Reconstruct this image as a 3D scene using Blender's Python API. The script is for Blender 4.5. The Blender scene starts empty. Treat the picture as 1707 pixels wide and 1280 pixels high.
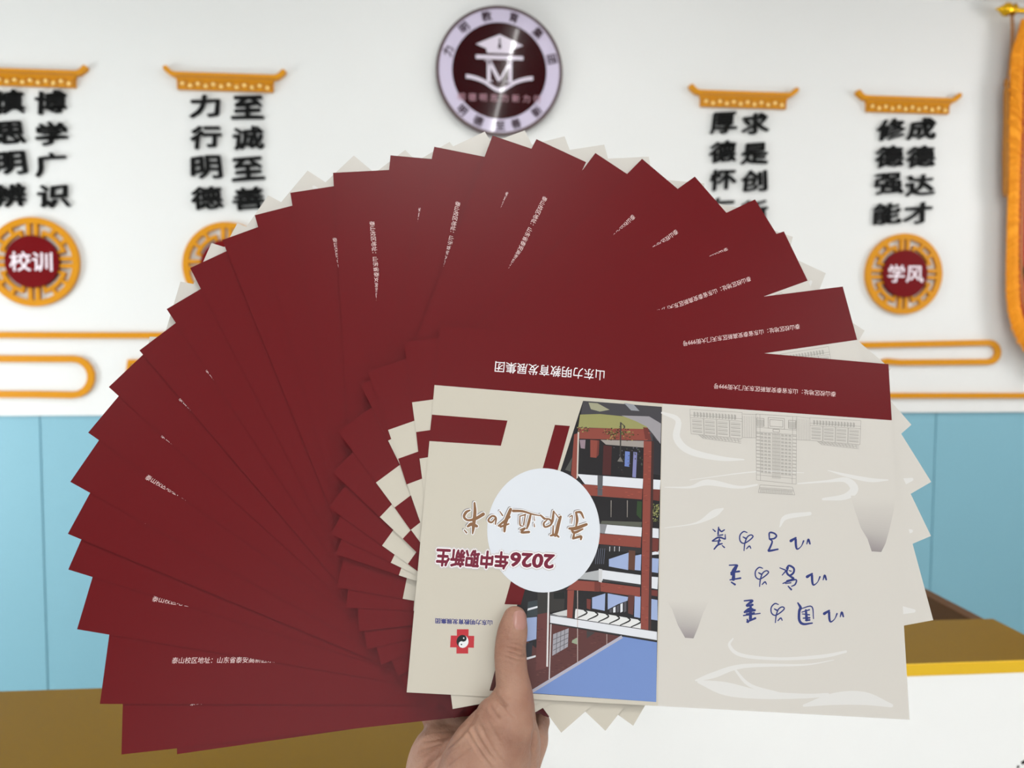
import bpy, bmesh, math, random
import numpy as np
from mathutils import Vector, Matrix
from mathutils.bvhtree import BVHTree

random.seed(7)
scene = bpy.context.scene
COL = scene.collection

# ------------------------------------------------------------------ camera, exposure, lights
FPX, CX, CY = 1282.0, 853.5, 640.0            # focal length and centre in pixels of the 1707 x 1280 frame
CAM = Vector((0.0, 0.0, 1.5))
YAW, PITCH, ROLL = math.radians(4.9), math.radians(3.2), math.radians(0.25)
f0 = Vector((math.sin(YAW), math.cos(YAW), 0)); r0 = Vector((math.cos(YAW), -math.sin(YAW), 0)); z0 = Vector((0, 0, 1))
FWD = f0 * math.cos(PITCH) - z0 * math.sin(PITCH)
u0 = f0 * math.sin(PITCH) + z0 * math.cos(PITCH)
RIGHT = r0 * math.cos(ROLL) + u0 * math.sin(ROLL)
UP = -r0 * math.sin(ROLL) + u0 * math.cos(ROLL)
cam_data = bpy.data.cameras.new('camera')
cam_data.sensor_width = 36.0
cam_data.lens = 36.0 * FPX / 1707.0
cam_data.clip_start = 0.02
cam_data.dof.use_dof = True
cam_data.dof.focus_distance = 0.455
cam_data.dof.aperture_fstop = 9.5
camera = bpy.data.objects.new('camera', cam_data)
camera.matrix_world = Matrix((
    (RIGHT.x, UP.x, -FWD.x, CAM.x), (RIGHT.y, UP.y, -FWD.y, CAM.y), (RIGHT.z, UP.z, -FWD.z, CAM.z), (0, 0, 0, 1)))
COL.objects.link(camera)
scene.camera = camera

vs = scene.view_settings
vs.view_transform = 'Standard'; vs.look = 'None'; vs.gamma = 1.0; vs.use_curve_mapping = False
vs.exposure = 0.0
scene.cycles.use_denoising = True

world = bpy.data.worlds.new('world'); scene.world = world
world.use_nodes = True
world.node_tree.nodes['Background'].inputs[0].default_value = (0.9, 0.95, 1.0, 1)
world.node_tree.nodes['Background'].inputs[1].default_value = 0.3

WALL_Y, CEIL_Z = 3.0, 2.87
ROOM_X0, ROOM_X1, ROOM_Y0 = -3.6, 3.6, -3.6

def area(name, loc, target, sx, sy, power, color):
    d = bpy.data.lights.new(name, 'AREA'); d.shape = 'RECTANGLE'; d.size = sx; d.size_y = sy
    d.energy = power; d.color = color
    o = bpy.data.objects.new(name, d); o.location = loc
    o.rotation_euler = (Vector(target) - Vector(loc)).to_track_quat('-Z', 'Y').to_euler()
    COL.objects.link(o); return o

# daylight through the window in the wall behind the photographer, and through the one in the left wall
area('window_daylight', (0.3, ROOM_Y0 + 0.04, 1.55), (0.3, 0, 1.55), 3.6, 1.7, 29, (0.95, 0.98, 1.0))
area('side_daylight', (ROOM_X0 + 0.04, 1.7, 0.9), (0, 2.3, 0.85), 1.5, 1.4, 84, (0.93, 0.98, 1.0))
area('right_daylight', (ROOM_X1 - 0.04, 1.7, 2.2), (0, 1.75, 2.15), 0.9, 0.9, 19, (1.0, 0.98, 0.97))
# LED panels set in the ceiling
PANELS = [(-1.7, 1.2, 12.5), (1.8, 1.2, 9), (-1.6, -1.3, 9), (1.7, -1.3, 9), (0.0, -0.4, 8), (0.0, -2.6, 7)]
for px_, py_, pw_ in PANELS:
    area('ceiling_panel_light', (px_, py_, CEIL_Z - 0.035), (px_, py_, 0), 0.56, 0.56, pw_, (1.0, 0.99, 0.97))

# ------------------------------------------------------------------ helpers
def cw(x, y, z):                                # photographer's axes (right, down, forward) -> world
    return CAM + RIGHT * x - UP * y + FWD * z
def ray(px, py):
    return RIGHT * ((px - CX) / FPX) - UP * ((py - CY) / FPX) + FWD
def on_wall(px, py, y=WALL_Y):                  # where a sight line meets a plane parallel to the back wall
    r = ray(px, py); return CAM + r * ((y - CAM.y) / r.y)
def on_level(px, py, z):
    r = ray(px, py); return CAM + r * ((z - CAM.z) / r.z)

def srgb(r, g, b):
    f = lambda c: (c / 255 / 12.92) if c / 255 <= 0.04045 else ((c / 255 + 0.055) / 1.055) ** 2.4
    return (f(r), f(g), f(b), 1.0)

def mat(name, color, rough=0.5, metal=0.0, spec=0.5, coat=0.0, noise=0.0, nscale=20, bump=0.0, bscale=60, sss=0.0, coat_rough=0.05, emit=0.0):
    m = bpy.data.materials.new(name); m.use_nodes = True
    nt = m.node_tree; b = nt.nodes['Principled BSDF']
    b.inputs['Base Color'].default_value = color
    b.inputs['Roughness'].default_value = rough; b.inputs['Metallic'].default_value = metal
    b.inputs['Specular IOR Level'].default_value = spec
    b.inputs['Coat Weight'].default_value = coat; b.inputs['Coat Roughness'].default_value = coat_rough
    if sss:
        b.inputs['Subsurface Weight'].default_value = sss
        b.inputs['Subsurface Radius'].default_value = (0.008, 0.003, 0.0015)
        b.inputs['Subsurface Scale'].default_value = 0.5
    if emit:
        b.inputs['Emission Color'].default_value = color; b.inputs['Emission Strength'].default_value = emit
    if noise or bump:
        tc = nt.nodes.new('ShaderNodeTexCoord')
    if noise:
        n = nt.nodes.new('ShaderNodeTexNoise'); n.inputs['Scale'].default_value = nscale; n.inputs['Detail'].default_value = 4
        mx = nt.nodes.new('ShaderNodeMix'); mx.data_type = 'RGBA'
        mx.inputs[6].default_value = tuple(c * (1 - noise) for c in color[:3]) + (1,)
        mx.inputs[7].default_value = tuple(min(1, c * (1 + noise)) for c in color[:3]) + (1,)
        nt.links.new(tc.outputs['Object'], n.inputs['Vector'])
        nt.links.new(n.outputs['Fac'], mx.inputs[0]); nt.links.new(mx.outputs[2], b.inputs['Base Color'])
    if bump:
        n2 = nt.nodes.new('ShaderNodeTexNoise'); n2.inputs['Scale'].default_value = bscale; n2.inputs['Detail'].default_value = 5
        bp = nt.nodes.new('ShaderNodeBump'); bp.inputs['Strength'].default_value = bump; bp.inputs['Distance'].default_value = 0.002
        nt.links.new(tc.outputs['Object'], n2.inputs['Vector'])
        nt.links.new(n2.outputs['Fac'], bp.inputs['Height']); nt.links.new(bp.outputs['Normal'], b.inputs['Normal'])
    return m

def ink_material(name, rough, spec):
    m = bpy.data.materials.new(name); m.use_nodes = True
    nt = m.node_tree; b = nt.nodes['Principled BSDF']
    a = nt.nodes.new('ShaderNodeVertexColor'); a.layer_name = 'ink'
    nt.links.new(a.outputs['Color'], b.inputs['Base Color'])
    b.inputs['Roughness'].default_value = rough; b.inputs['Specular IOR Level'].default_value = spec
    return m

M = {
    'wall': mat('white_wall_paint', (0.70, 0.70, 0.688, 1), 0.55, noise=0.01, nscale=3),
    'blue': mat('blue_wall_panel', srgb(120, 168, 184), 0.45, noise=0.015, nscale=2),
    'seam': mat('panel_seam', srgb(96, 150, 168), 0.6, noise=0.03),
    'floor': mat('floor_tiles', (0.55, 0.53, 0.5, 1), 0.35, noise=0.05, nscale=4),
    'ceiling': mat('ceiling_paint', (0.82, 0.82, 0.81, 1), 0.8, noise=0.01),
    'gold': mat('mustard_gold_acrylic', srgb(200, 133, 2), 0.4, spec=0.25, noise=0.03, nscale=30),
    'gold_dark': mat('darker_gold_relief', srgb(176, 112, 6), 0.4, noise=0.05, nscale=60),
    'gold_light': mat('pale_gold_relief', srgb(240, 208, 130), 0.4, noise=0.05, nscale=60),
    'black': mat('black_acrylic', (0.002, 0.002, 0.002, 1), 0.5, spec=0.12, noise=0.05),
    'red_disc': mat('dark_red_acrylic', srgb(104, 0, 6), 0.4, spec=0.12, noise=0.02),
    'pinkwhite': mat('white_acrylic', srgb(235, 222, 230), 0.35, noise=0.01),
    'rim': mat('emblem_rim', srgb(62, 34, 36), 0.3, noise=0.03),
    'lav': mat('emblem_lavender', srgb(190, 180, 202), 0.6, coat=0.4, coat_rough=0.03, noise=0.01),
    'plum': mat('emblem_maroon', srgb(40, 1, 4), 0.6, spec=0.02, coat=0.15, coat_rough=0.03, noise=0.02),
    'plumtext': mat('emblem_writing', srgb(40, 10, 24), 0.6, spec=0.1, coat=0.2, coat_rough=0.03, noise=0.02),
    'emwhite': mat('emblem_white', srgb(204, 194, 208), 0.6, coat=0.4, coat_rough=0.03, noise=0.01),
    'emfaint': mat('emblem_faint_writing', srgb(150, 106, 118), 0.6, coat=0.2, coat_rough=0.03, noise=0.01),
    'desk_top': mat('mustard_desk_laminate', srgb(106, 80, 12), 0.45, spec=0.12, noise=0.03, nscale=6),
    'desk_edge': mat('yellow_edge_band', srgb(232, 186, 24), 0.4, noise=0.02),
    'desk_white': mat('white_desk_front', (0.94, 0.945, 0.94, 1), 0.3, noise=0.01),
    'desk_side': mat('brown_side_board', srgb(70, 42, 10), 0.5, spec=0.2, noise=0.05),
    'metal_gold': mat('polished_gold', srgb(226, 176, 40), 0.18, metal=1.0, noise=0.03),
    'fringe': mat('gold_fringe_yarn', srgb(232, 148, 8), 0.8, noise=0.2, nscale=160, bump=0.8, bscale=300),
    'tassel': mat('gold_cord', srgb(150, 94, 8), 0.7, noise=0.25, nscale=200, bump=0.6, bscale=300),
    'velvet': mat('dark_red_velvet', srgb(150, 6, 12), 0.85, noise=0.1, nscale=40),
    'skin': None,
    'nail': mat('fingernail', srgb(164, 119, 108), 0.3, noise=0.05, nscale=120, sss=0.1),
    'frame': mat('white_frame', (0.8, 0.8, 0.8, 1), 0.4, noise=0.01),
    'diffuser': mat('lamp_diffuser', (1.0, 0.99, 0.97, 1), 0.5, emit=3.0),
    'tube': mat('lamp_tube', (1.0, 0.99, 0.98, 1), 0.5, emit=60.0),
    'pane': mat('daylit_pane', (0.95, 0.98, 1.0, 1), 0.3, emit=1.2),
    'paper': ink_material('coated_paper', 0.33, 0.14),
}

def skin_material():
    m = mat('skin', srgb(176, 130, 104), 0.5, spec=0.35, sss=0.18, bump=0.35, bscale=420)
    nt = m.node_tree; b = nt.nodes['Principled BSDF']
    tc = nt.nodes.new('ShaderNodeTexCoord')
    n = nt.nodes.new('ShaderNodeTexNoise'); n.inputs['Scale'].default_value = 55; n.inputs['Detail'].default_value = 6
    cr = nt.nodes.new('ShaderNodeValToRGB')
    cr.color_ramp.elements[0].position = 0.3; cr.color_ramp.elements[0].color = srgb(144, 103, 85)
    cr.color_ramp.elements[1].position = 0.7; cr.color_ramp.elements[1].color = srgb(166, 129, 109)
    nt.links.new(tc.outputs['Object'], n.inputs['Vector']); nt.links.new(n.outputs['Fac'], cr.inputs[0])
    nt.links.new(cr.outputs[0], b.inputs['Base Color'])
    return m
M['skin'] = skin_material()

def obj(name, me, material=None, parent=None, matrix=None):
    if isinstance(me, bmesh.types.BMesh):
        bm = me; me = bpy.data.meshes.new(name); bm.normal_update(); bm.to_mesh(me); bm.free()
    if material is not None and not me.materials: me.materials.append(material)
    o = bpy.data.objects.new(name, me)
    COL.objects.link(o)
    if parent is not None: o.parent = parent
    if matrix is not None: o.matrix_local = matrix
    return o
def tag(o, label, cat, group=None, kind=None):
    o['label'] = label; o['category'] = cat
    if group: o['group'] = group
    if kind: o['kind'] = kind
    return o
def struct(name, me, material, label=None):
    o = obj(name, me, material); o['kind'] = 'structure'; o['category'] = name.split('_')[0]
    if label: o['label'] = label
    return o
def empty(name, matrix, label, cat, group=None):
    o = bpy.data.objects.new(name, None); COL.objects.link(o)
    o.matrix_world = matrix if isinstance(matrix, Matrix) else Matrix.Translation(matrix)
    o.empty_display_size = 0.02
    return tag(o, label, cat, group)

def add_box(bm, x0, x1, y0, y1, z0_, z1, bevel=0.0):
    vv = [bm.verts.new((x, y, z)) for z in (z0_, z1) for y in (y0, y1) for x in (x0, x1)]
    fs = [bm.faces.new([vv[i] for i in q]) for q in ((0, 2, 3, 1), (4, 5, 7, 6), (0, 1, 5, 4), (2, 6, 7, 3), (0, 4, 6, 2), (1, 3, 7, 5))]
    if bevel:
        es = list({e for f in fs for e in f.edges})
        bmesh.ops.bevel(bm, geom=es, offset=bevel, segments=2, affect='EDGES')
def boxmesh(*a, **k):
    bm = bmesh.new(); add_box(bm, *a, **k); return bm
def add_prism(bm, pts, y_front, y_back):        # polygon in the wall plane (x, z), given thickness in y
    f = [bm.verts.new((x, y_front, z)) for x, z in pts]; k = [bm.verts.new((x, y_back, z)) for x, z in pts]
    n = len(pts)
    bm.faces.new(f); bm.faces.new(k[::-1])
    for i in range(n): bm.faces.new((f[i], k[i], k[(i + 1) % n], f[(i + 1) % n]))
def fix(bm):
    bmesh.ops.recalc_face_normals(bm, faces=bm.faces[:]); return bm
def add_sector(bm, r0_, r1_, a0, a1, yf, yb, n=None):    # annular sector about the origin, degrees
    n = n or max(2, int(abs(a1 - a0) / 6))
    aa = [math.radians(a0 + (a1 - a0) * i / n) for i in range(n + 1)]
    for i in range(n):
        c0, s0, c1, s1 = math.cos(aa[i]), math.sin(aa[i]), math.cos(aa[i + 1]), math.sin(aa[i + 1])
        add_prism(bm, [(r0_ * c0, r0_ * s0), (r1_ * c0, r1_ * s0), (r1_ * c1, r1_ * s1), (r0_ * c1, r0_ * s1)], yf, yb)
def add_ring(bm, r0_, r1_, yf, yb, n=72):
    ang = [2 * math.pi * i / n for i in range(n)]
    V = [[bm.verts.new((r * math.cos(a), y, r * math.sin(a))) for a in ang] for r, y in ((r0_, yf), (r1_, yf), (r1_, yb), (r0_, yb))]
    for k in range(4):
        for i in range(n): bm.faces.new((V[k][i], V[k][(i + 1) % n], V[(k + 1) % 4][(i + 1) % n], V[(k + 1) % 4][i]))
def add_disc(bm, r, yf, yb, n=72):
    add_prism(bm, [(r * math.cos(2 * math.pi * i / n), r * math.sin(2 * math.pi * i / n)) for i in range(n)], yf, yb)
def smooth_path(pts, n=6):
    if len(pts) < 3: return [tuple(p) for p in pts]
    P = [np.array(p, float) for p in pts]; P = [2 * P[0] - P[1]] + P + [2 * P[-1] - P[-2]]
    out = []
    for i in range(1, len(P) - 2):
        for k in range(n):
            t = k / n
            out.append(tuple(0.5 * ((2 * P[i]) + (-P[i - 1] + P[i + 1]) * t + (2 * P[i - 1] - 5 * P[i] + 4 * P[i + 1] - P[i + 2]) * t * t
                             + (-P[i - 1] + 3 * P[i] - 3 * P[i + 1] + P[i + 2]) * t ** 3)))
    out.append(tuple(P[-2])); return out
def add_tube(bm, pts, radii, seg=10):
    pts = [Vector(p) for p in pts]; rings = []
    for i, p in enumerate(pts):
        t = (pts[min(i + 1, len(pts) - 1)] - pts[max(i - 1, 0)]).normalized()
        a = t.orthogonal().normalized() if i == 0 else (a - t * a.dot(t)).normalized()
        b = t.cross(a); r = radii[i] if hasattr(radii, '__len__') else radii
        rings.append([bm.verts.new(p + a * r * math.cos(2 * math.pi * k / seg) + b * r * math.sin(2 * math.pi * k / seg)) for k in range(seg)])
    for i in range(len(rings) - 1):
        for k in range(seg): bm.faces.new((rings[i][k], rings[i][(k + 1) % seg], rings[i + 1][(k + 1) % seg], rings[i + 1][k]))
    bm.faces.new(rings[0][::-1]); bm.faces.new(rings[-1])
def add_stroke_bar(bm, pts, w, yf, yb, closed=False):    # a flat bar of width w along a path in the wall plane
    n = len(pts); L, R = [], []
    for i in range(n):
        p, q = np.array(pts[(i - 1) % n if closed else max(i - 1, 0)]), np.array(pts[(i + 1) % n if closed else min(i + 1, n - 1)])
        d = q - p; d = d / (np.hypot(*d) + 1e-9); nn = np.array((-d[1], d[0])) * w / 2
        L.append(np.array(pts[i]) + nn); R.append(np.array(pts[i]) - nn)
    V = [[bm.verts.new((p[0], y, p[1])) for p in S] for S, y in ((L, yf), (R, yf), (R, yb), (L, yb))]
    m = n if closed else n - 1
    for k in range(4):
        for i in range(m): bm.faces.new((V[k][i], V[k][(i + 1) % n], V[(k + 1) % 4][(i + 1) % n], V[(k + 1) % 4][i]))
    if not closed:
        bm.faces.new([V[k][0] for k in range(4)]); bm.faces.new([V[k][-1] for k in (3, 2, 1, 0)])

_glyphs = {}
def _plain(text, extrude):
    key = (text, extrude)
    if key not in _glyphs:
        c = bpy.data.curves.new('lettering', 'FONT'); c.body = text; c.size = 1; c.extrude = extrude; c.resolution_u = 3
        o = bpy.data.objects.new('lettering', c); COL.objects.link(o)
        d = bpy.context.evaluated_depsgraph_get(); d.update()
        m = bpy.data.meshes.new_from_object(o.evaluated_get(d))
        v = np.array([x.co[:] for x in m.vertices]); fc = [tuple(p.vertices) for p in m.polygons]
        bpy.data.objects.remove(o); bpy.data.curves.remove(c); bpy.data.meshes.remove(m)
        _glyphs[key] = (v, fc)
    return _glyphs[key]
def glyphs(text, bold=0.0, extrude=0.0, n=8):   # lettering as a mesh, one em = 1; bold strokes gain `bold` em on each side
    v, fc = _plain(text, extrude)
    if not bold: return v.copy(), fc
    V, F = [], []
    for i in range(n):
        a = 2 * math.pi * i / n; F += [tuple(k + i * len(v) for k in f) for f in fc]
        V.append(v + np.array((bold * math.cos(a), bold * math.sin(a), i * .0006)))
    return np.concatenate(V), F

# ------------------------------------------------------------------ the room
BLUE_TOP = on_wall(800, 690).z
struct('floor', boxmesh(ROOM_X0 - .1, ROOM_X1 + .1, ROOM_Y0 - .1, WALL_Y + .2, -0.1, 0), M['floor'])
struct('ceiling', boxmesh(ROOM_X0 - .1, ROOM_X1 + .1, ROOM_Y0 - .1, WALL_Y + .2, CEIL_Z, CEIL_Z + .1), M['ceiling'])
struct('wall_back', boxmesh(ROOM_X0 - .1, ROOM_X1 + .1, WALL_Y, WALL_Y + .2, BLUE_TOP, CEIL_Z), M['wall'], 'white upper wall carrying the gold and black lettering')
bm = bmesh.new()
seam_x = sorted([on_wall(70, 900).x, on_wall(1558, 850).x])
edges = [ROOM_X0 - .1, seam_x[0] - 1.02, seam_x[0], (seam_x[0] * 2 + seam_x[1]) / 3, (seam_x[0] + seam_x[1] * 2) / 3, seam_x[1], seam_x[1] + 1.02, ROOM_X1 + .1]
for a, b in zip(edges[:-1], edges[1:]):
    add_box(bm, a + .002, b - .002, WALL_Y + .012, WALL_Y + .15, 0, BLUE_TOP, bevel=.0015)
panels = struct('wall_lower', bm, M['blue'], 'light blue lower wall of upright panels')
struct('trim_1', boxmesh(ROOM_X0, ROOM_X1, WALL_Y + .016, WALL_Y + .1, 0, BLUE_TOP - .002), M['seam'])
struct('wall_left', boxmesh(ROOM_X0 - .2, ROOM_X0, ROOM_Y0, WALL_Y, 0, CEIL_Z), M['wall'])
struct('wall_right', boxmesh(ROOM_X1, ROOM_X1 + .2, ROOM_Y0, WALL_Y, 0, CEIL_Z), M['wall'])
bm = bmesh.new()
for a in ((ROOM_X0, -1.55, 0, CEIL_Z), (2.15, ROOM_X1, 0, CEIL_Z), (-1.55, 2.15, 0, .68), (-1.55, 2.15, 2.42, CEIL_Z)):
    add_box(bm, a[0], a[1], ROOM_Y0 - .2, ROOM_Y0, a[2], a[3])
struct('wall_front', bm, M['wall'])
w1 = struct('window_1', boxmesh(-1.55, 2.15, ROOM_Y0 - .08, ROOM_Y0 - .06, .68, 2.42), M['pane'])
bm = bmesh.new()
for x in (-1.55, -.32, .92, 2.11): add_box(bm, x, x + .05, ROOM_Y0 - .06, ROOM_Y0 - .01, .68, 2.42)
for z in (.68, 2.37): add_box(bm, -1.55, 2.16, ROOM_Y0 - .058, ROOM_Y0 - .012, z, z + .05)
obj('window_frame', bm, M['frame'], w1)
w2 = struct('window_2', boxmesh(ROOM_X0, ROOM_X0 + .01, .45, 2.15, .35, 1.85), M['pane'])
bm = bmesh.new()
for y in (.95, 1.68, 2.40): add_box(bm, ROOM_X0 + .01, ROOM_X0 + .03, y, y + .05, .15, 1.65)
for z in (.15, 1.6): add_box(bm, ROOM_X0 + .011, ROOM_X0 + .028, .95, 2.45, z, z + .05)
obj('window_frame', bm, M['frame'], w2)
w3 = struct('window_3', boxmesh(ROOM_X1 - .01, ROOM_X1, 1.2, 2.2, 1.7, 2.7), M['pane'])
bm = bmesh.new()
for y in (1.2, 1.67, 2.15): add_box(bm, ROOM_X1 - .03, ROOM_X1 - .01, y, y + .05, 1.7, 2.7)
for z in (1.7, 2.65): add_box(bm, ROOM_X1 - .028, ROOM_X1 - .011, 1.2, 2.2, z, z + .05)
obj('window_frame', bm, M['frame'], w3)
for i, (x, y, _p) in enumerate(PANELS):
    t = empty('ceiling_light', (x, y, CEIL_Z), 'square LED panel in the ceiling ' + ('left of the desk', 'right of the desk', 'behind left', 'behind right', 'over the photographer', 'far behind the photographer')[i], 'ceiling light', 'ceiling panels')
    obj('diffuser', boxmesh(-.28, .28, -.28, .28, -.02, -.002), M['diffuser'], t)
    bm = bmesh.new(); 
    for a in ((-.3, -.28, -.3, .3), (.28, .3, -.3, .3), (-.28, .28, -.3, -.28), (-.28, .28, .28, .3)): add_box(bm, a[0], a[1], a[2], a[3], -.03, 0)
    obj('frame', bm, M['frame'], t)
# a slim tube lamp on the ceiling running towards the wall; the emblem mirrors it as a bright streak
def mirrored(px, py):
    p = on_wall(px, py, WALL_Y - .03); d = p - CAM; d.y = -d.y
    return p + d * ((CEIL_Z - .03 - p.z) / d.z)
ta, tb = mirrored(862, 50), mirrored(817, 232)
t = empty('tube_light', (ta.x, ta.y, CEIL_Z), 'slim white tube lamp on the ceiling in front of the emblem', 'ceiling light')
d_ = tb - ta
bm = bmesh.new(); add_tube(bm, [(0, 0, -.03), (d_.x, d_.y, -.03)], .009, 10); obj('tube', bm, M['tube'], t)
for s in (-.02, 1.02):
    bm = bmesh.new(); add_tube(bm, [(d_.x * s, d_.y * s, -.03), (d_.x * s, d_.y * s, 0)], .012, 8); obj('holder', bm, M['frame'], t)

# ------------------------------------------------------------------ gold and black fittings on the white wall
def wall_item(px, py): 
    p = on_wall(px, py); return Vector((p.x, WALL_Y, p.z))
def wall_scale(px, py):                         # metres per pixel, across and up, at a spot on the wall
    a = on_wall(px - 5, py); b = on_wall(px + 5, py); c = on_wall(px, py - 5); d = on_wall(px, py + 5)
    return (b.x - a.x) / 10, (c.z - d.z) / 10

def roof(x0, x1, y, label):                     # x0..x1: tips of the upturned eaves
    sx, sz = wall_scale((x0 + x1) / 2, y)
    L = (x1 - x0) * sx; h = L / 203
    base = wall_item((x0 + x1) / 2, y)
    t = empty('roof_ornament', base, label, 'wall ornament', 'gold roof ornaments')
    # eave: a long bar whose ends sweep up into horns
    hw = L / 2
    top = [(-hw, 4 * h), (-hw + 5 * h, 7 * h), (-hw + 9 * h, 4 * h), (-hw + 14 * h, -1 * h), (-hw + 20 * h, -3 * h), (0, -3 * h)]
    bot = [(0, -16 * h), (-hw + 22 * h, -16 * h), (-hw + 20 * h, -11 * h), (-hw + 14 * h, -10 * h), (-hw + 8 * h, -6 * h), (-hw + 2 * h, -1 * h)]
    left = smooth_path(top[:5], 4) + smooth_path(bot[1:], 3)
    right = [(-x, z) for x, z in reversed(left)]
    bm = bmesh.new(); add_prism(bm, smooth_path(top[:5], 4) + [(-x, z) for x, z in reversed(smooth_path(top[:5], 4))] + [(-x, z) for x, z in reversed(smooth_path(bot[1:], 3))] + smooth_path(bot[1:], 3), -.022, 0)
    fix(bm); obj('eave', bm, M['gold'], t)
    bm = bmesh.new(); add_box(bm, -hw + 22 * h, hw - 22 * h, -.026, -.004, -12 * h, -9.5 * h, bevel=.001)
    obj('ridge_line', bm, M['gold_dark'], t)
    bm = bmesh.new(); add_box(bm, -hw + 22 * h, hw - 22 * h, -.016, 0, -31 * h, -15 * h, bevel=.0015)
    band = obj('bracket_band', bm, M['gold'], t)
    bm = bmesh.new(); n = 12; span = 2 * (hw - 25 * h)
    for i in range(n):
        x = -hw + 25 * h + span * (i + .5) / n; dz = -22 * h if i % 2 == 0 else -25.5 * h
        add_box(bm, x - 3 * h, x + 3 * h, -.020, -.014, dz - 1.6 * h, dz + 1.6 * h)
        add_box(bm, x - .9 * h, x + .9 * h, -.021, -.014, dz - 3 * h, dz + 3.4 * h)
    obj('bracket_relief', bm, M['gold_light'], band)
    pm = bpy.data.meshes.new('bracket_post'); bm = boxmesh(-.8 * h, .8 * h, -.019, -.014, -29 * h, -18 * h); bm.to_mesh(pm); bm.free()
    pm.materials.append(M['gold_dark'])
    for i in range(n + 1):
        o = obj('bracket_post', pm, None, band); o.location = (-hw + 25 * h + span * i / n, 0, 0)
roof(-55, 150, 115, 'gold roof-shaped ornament at the left edge, above the characters 博学广识')
roof(275, 479, 122, 'gold roof-shaped ornament above the characters 力行明德 and 至诚至善')
roof(1147, 1329, 152, 'gold roof-shaped ornament above 厚德, right of the round emblem')
roof(1424, 1599, 161, 'gold roof-shaped ornament above 修德强能, nearest the hanging pennant')

def wall_char(ch, px, py, w, h, label, rnd):
    sx, sz = wall_scale(px, py)
    v, fc = glyphs(ch, 0.022, 0.05)
    x0, x1, y0, y1 = v[:, 0].min(), v[:, 0].max(), v[:, 1].min(), v[:, 1].max()
    u = (v[:, 0] - (x0 + x1) / 2) / (x1 - x0); q = (v[:, 1] - (y0 + y1) / 2) / (y1 - y0)
    # clerical-script sway: wide, with strokes that lift at the right and flare towards the foot
    X = u * w * sx * (1 + .10 * (0.5 - q)) ; Z = (q + .05 * np.sin(u * 3.1 + .4) + .05 * u * u * (q < 0) * -1) * h * sz
    X = X + .02 * w * sx * np.sin(q * 5 + rnd); Z = Z + .02 * h * sz * np.sin(u * 9 + rnd)
    me = bpy.data.meshes.new('wall_character')
    zmid = v[:, 2]
    me.from_pydata([(a, -.006 + (-.006 if k > .02 else .006) - (k % .03) * .02, b) for a, b, k in zip(X, Z, zmid)], [], [f[::-1] for f in fc])
    me.update()
    o = obj('wall_character', me, M['black']); o.location = wall_item(px, py)
    tag(o, label, 'lettering', 'black wall characters')
columns = [
    ('慎思明辨', [(16, 171), (18, 222), (19, 273), (19, 327)], 50, 38, 'in the column cut by the left edge'),
    ('博学广识', [(86, 172), (87, 224), (87, 275), (91, 328)], 50, 38, 'in the right column over the 校训 medallion'),
    ('力行明德', [(343, 178), (344, 229), (345, 280), (346, 331)], 49, 38, 'in the left column under the second gold roof'),
    ('至诚至善', [(414, 180), (414, 231), (414, 282), (416, 332)], 50, 38, 'in the right column under the second gold roof'),
    ('厚德怀仁', [(1205, 206), (1204, 254), (1204, 300), (1204, 348)], 42, 35, 'in the left column under the third gold roof'),
    ('求是创新', [(1258, 207), (1257, 257), (1256, 302), (1257, 352)], 42, 35, 'in the right column under the third gold roof'),
    ('修德强能', [(1484, 217), (1481, 262), (1480, 307), (1477, 357)], 44, 35, 'in the left column over the 学风 medallion'),
    ('成德达才', [(1535, 216), (1533, 262), (1532, 309), (1529, 356)], 44, 35, 'in the right column over the 学风 medallion'),
]
rows = ('topmost', 'second from top', 'third from top', 'lowest')
for chars, pts, w, h, where in columns:
    for i, ch in enumerate(chars):
        wall_char(ch, pts[i][0], pts[i][1], w, h, f'raised black character {ch}, {rows[i]} {where}', i * 1.7 + w)

def medallion(px, py, R, words, label):
    sx, sz = wall_scale(px, py)
    base = wall_item(px, py); t = empty('medallion', base, label, 'wall ornament', 'gold lattice medallions')
    r = R * sz
    bm = bmesh.new(); add_ring(bm, .86 * r, r, -.016, 0)
    def sec(a, b, c, d): add_sector(bm, a * r, b * r, c, d, -.0155, 0, max(2, int(abs(d - c) / 5)))
    for q in range(4):
        A = 90 * q
        for s in (-1, 1):                          # twin spokes with a slit between them
            w0, w1 = .035 * r, .125 * r
            ca, sa = math.cos(math.radians(A)), math.sin(math.radians(A))
            P = [(.5 * r, s * w0), (.9 * r, s * w0), (.9 * r, s * w1), (.5 * r, s * w1)]
            add_prism(bm, [(x * ca - y * sa, x * sa + y * ca) for x, y in P], -.0152, 0)
        m = A + 45
        sec(.66, .745, m - 27, m + 27)
        sec(.56, .67, m - 27, m - 20.5); sec(.56, .67, m + 20.5, m + 27)
        sec(.735, .87, m - 14, m - 8); sec(.735, .87, m + 8, m + 14)
    fix(bm); obj('lattice_ring', bm, M['gold'], t)
    bm = bmesh.new(); add_disc(bm, .585 * r, -.022, 0); fix(bm)
    disc = obj('red_disc', bm, M['red_disc'], t)
    if words:
        v, fc = glyphs(words, .015)
        k = .46 * r; X = (v[:, 0] - 1) * k * 1.04; Z = (v[:, 1] - .38) * k
        me = bpy.data.meshes.new('lettering')
        me.from_pydata([(a, -.0232 - c * .05, b) for a, b, c in zip(X, Z, v[:, 2])], [], [f[::-1] for f in fc]); me.update()
        obj('lettering', me, M['pinkwhite'], disc)
medallion(58, 437, 74, '校训', 'gold lattice medallion reading 校训 on a red centre, cut by left edge')
medallion(380, 443, 72, '', 'gold lattice medallion mostly hidden behind the fan, below 至善')
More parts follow.
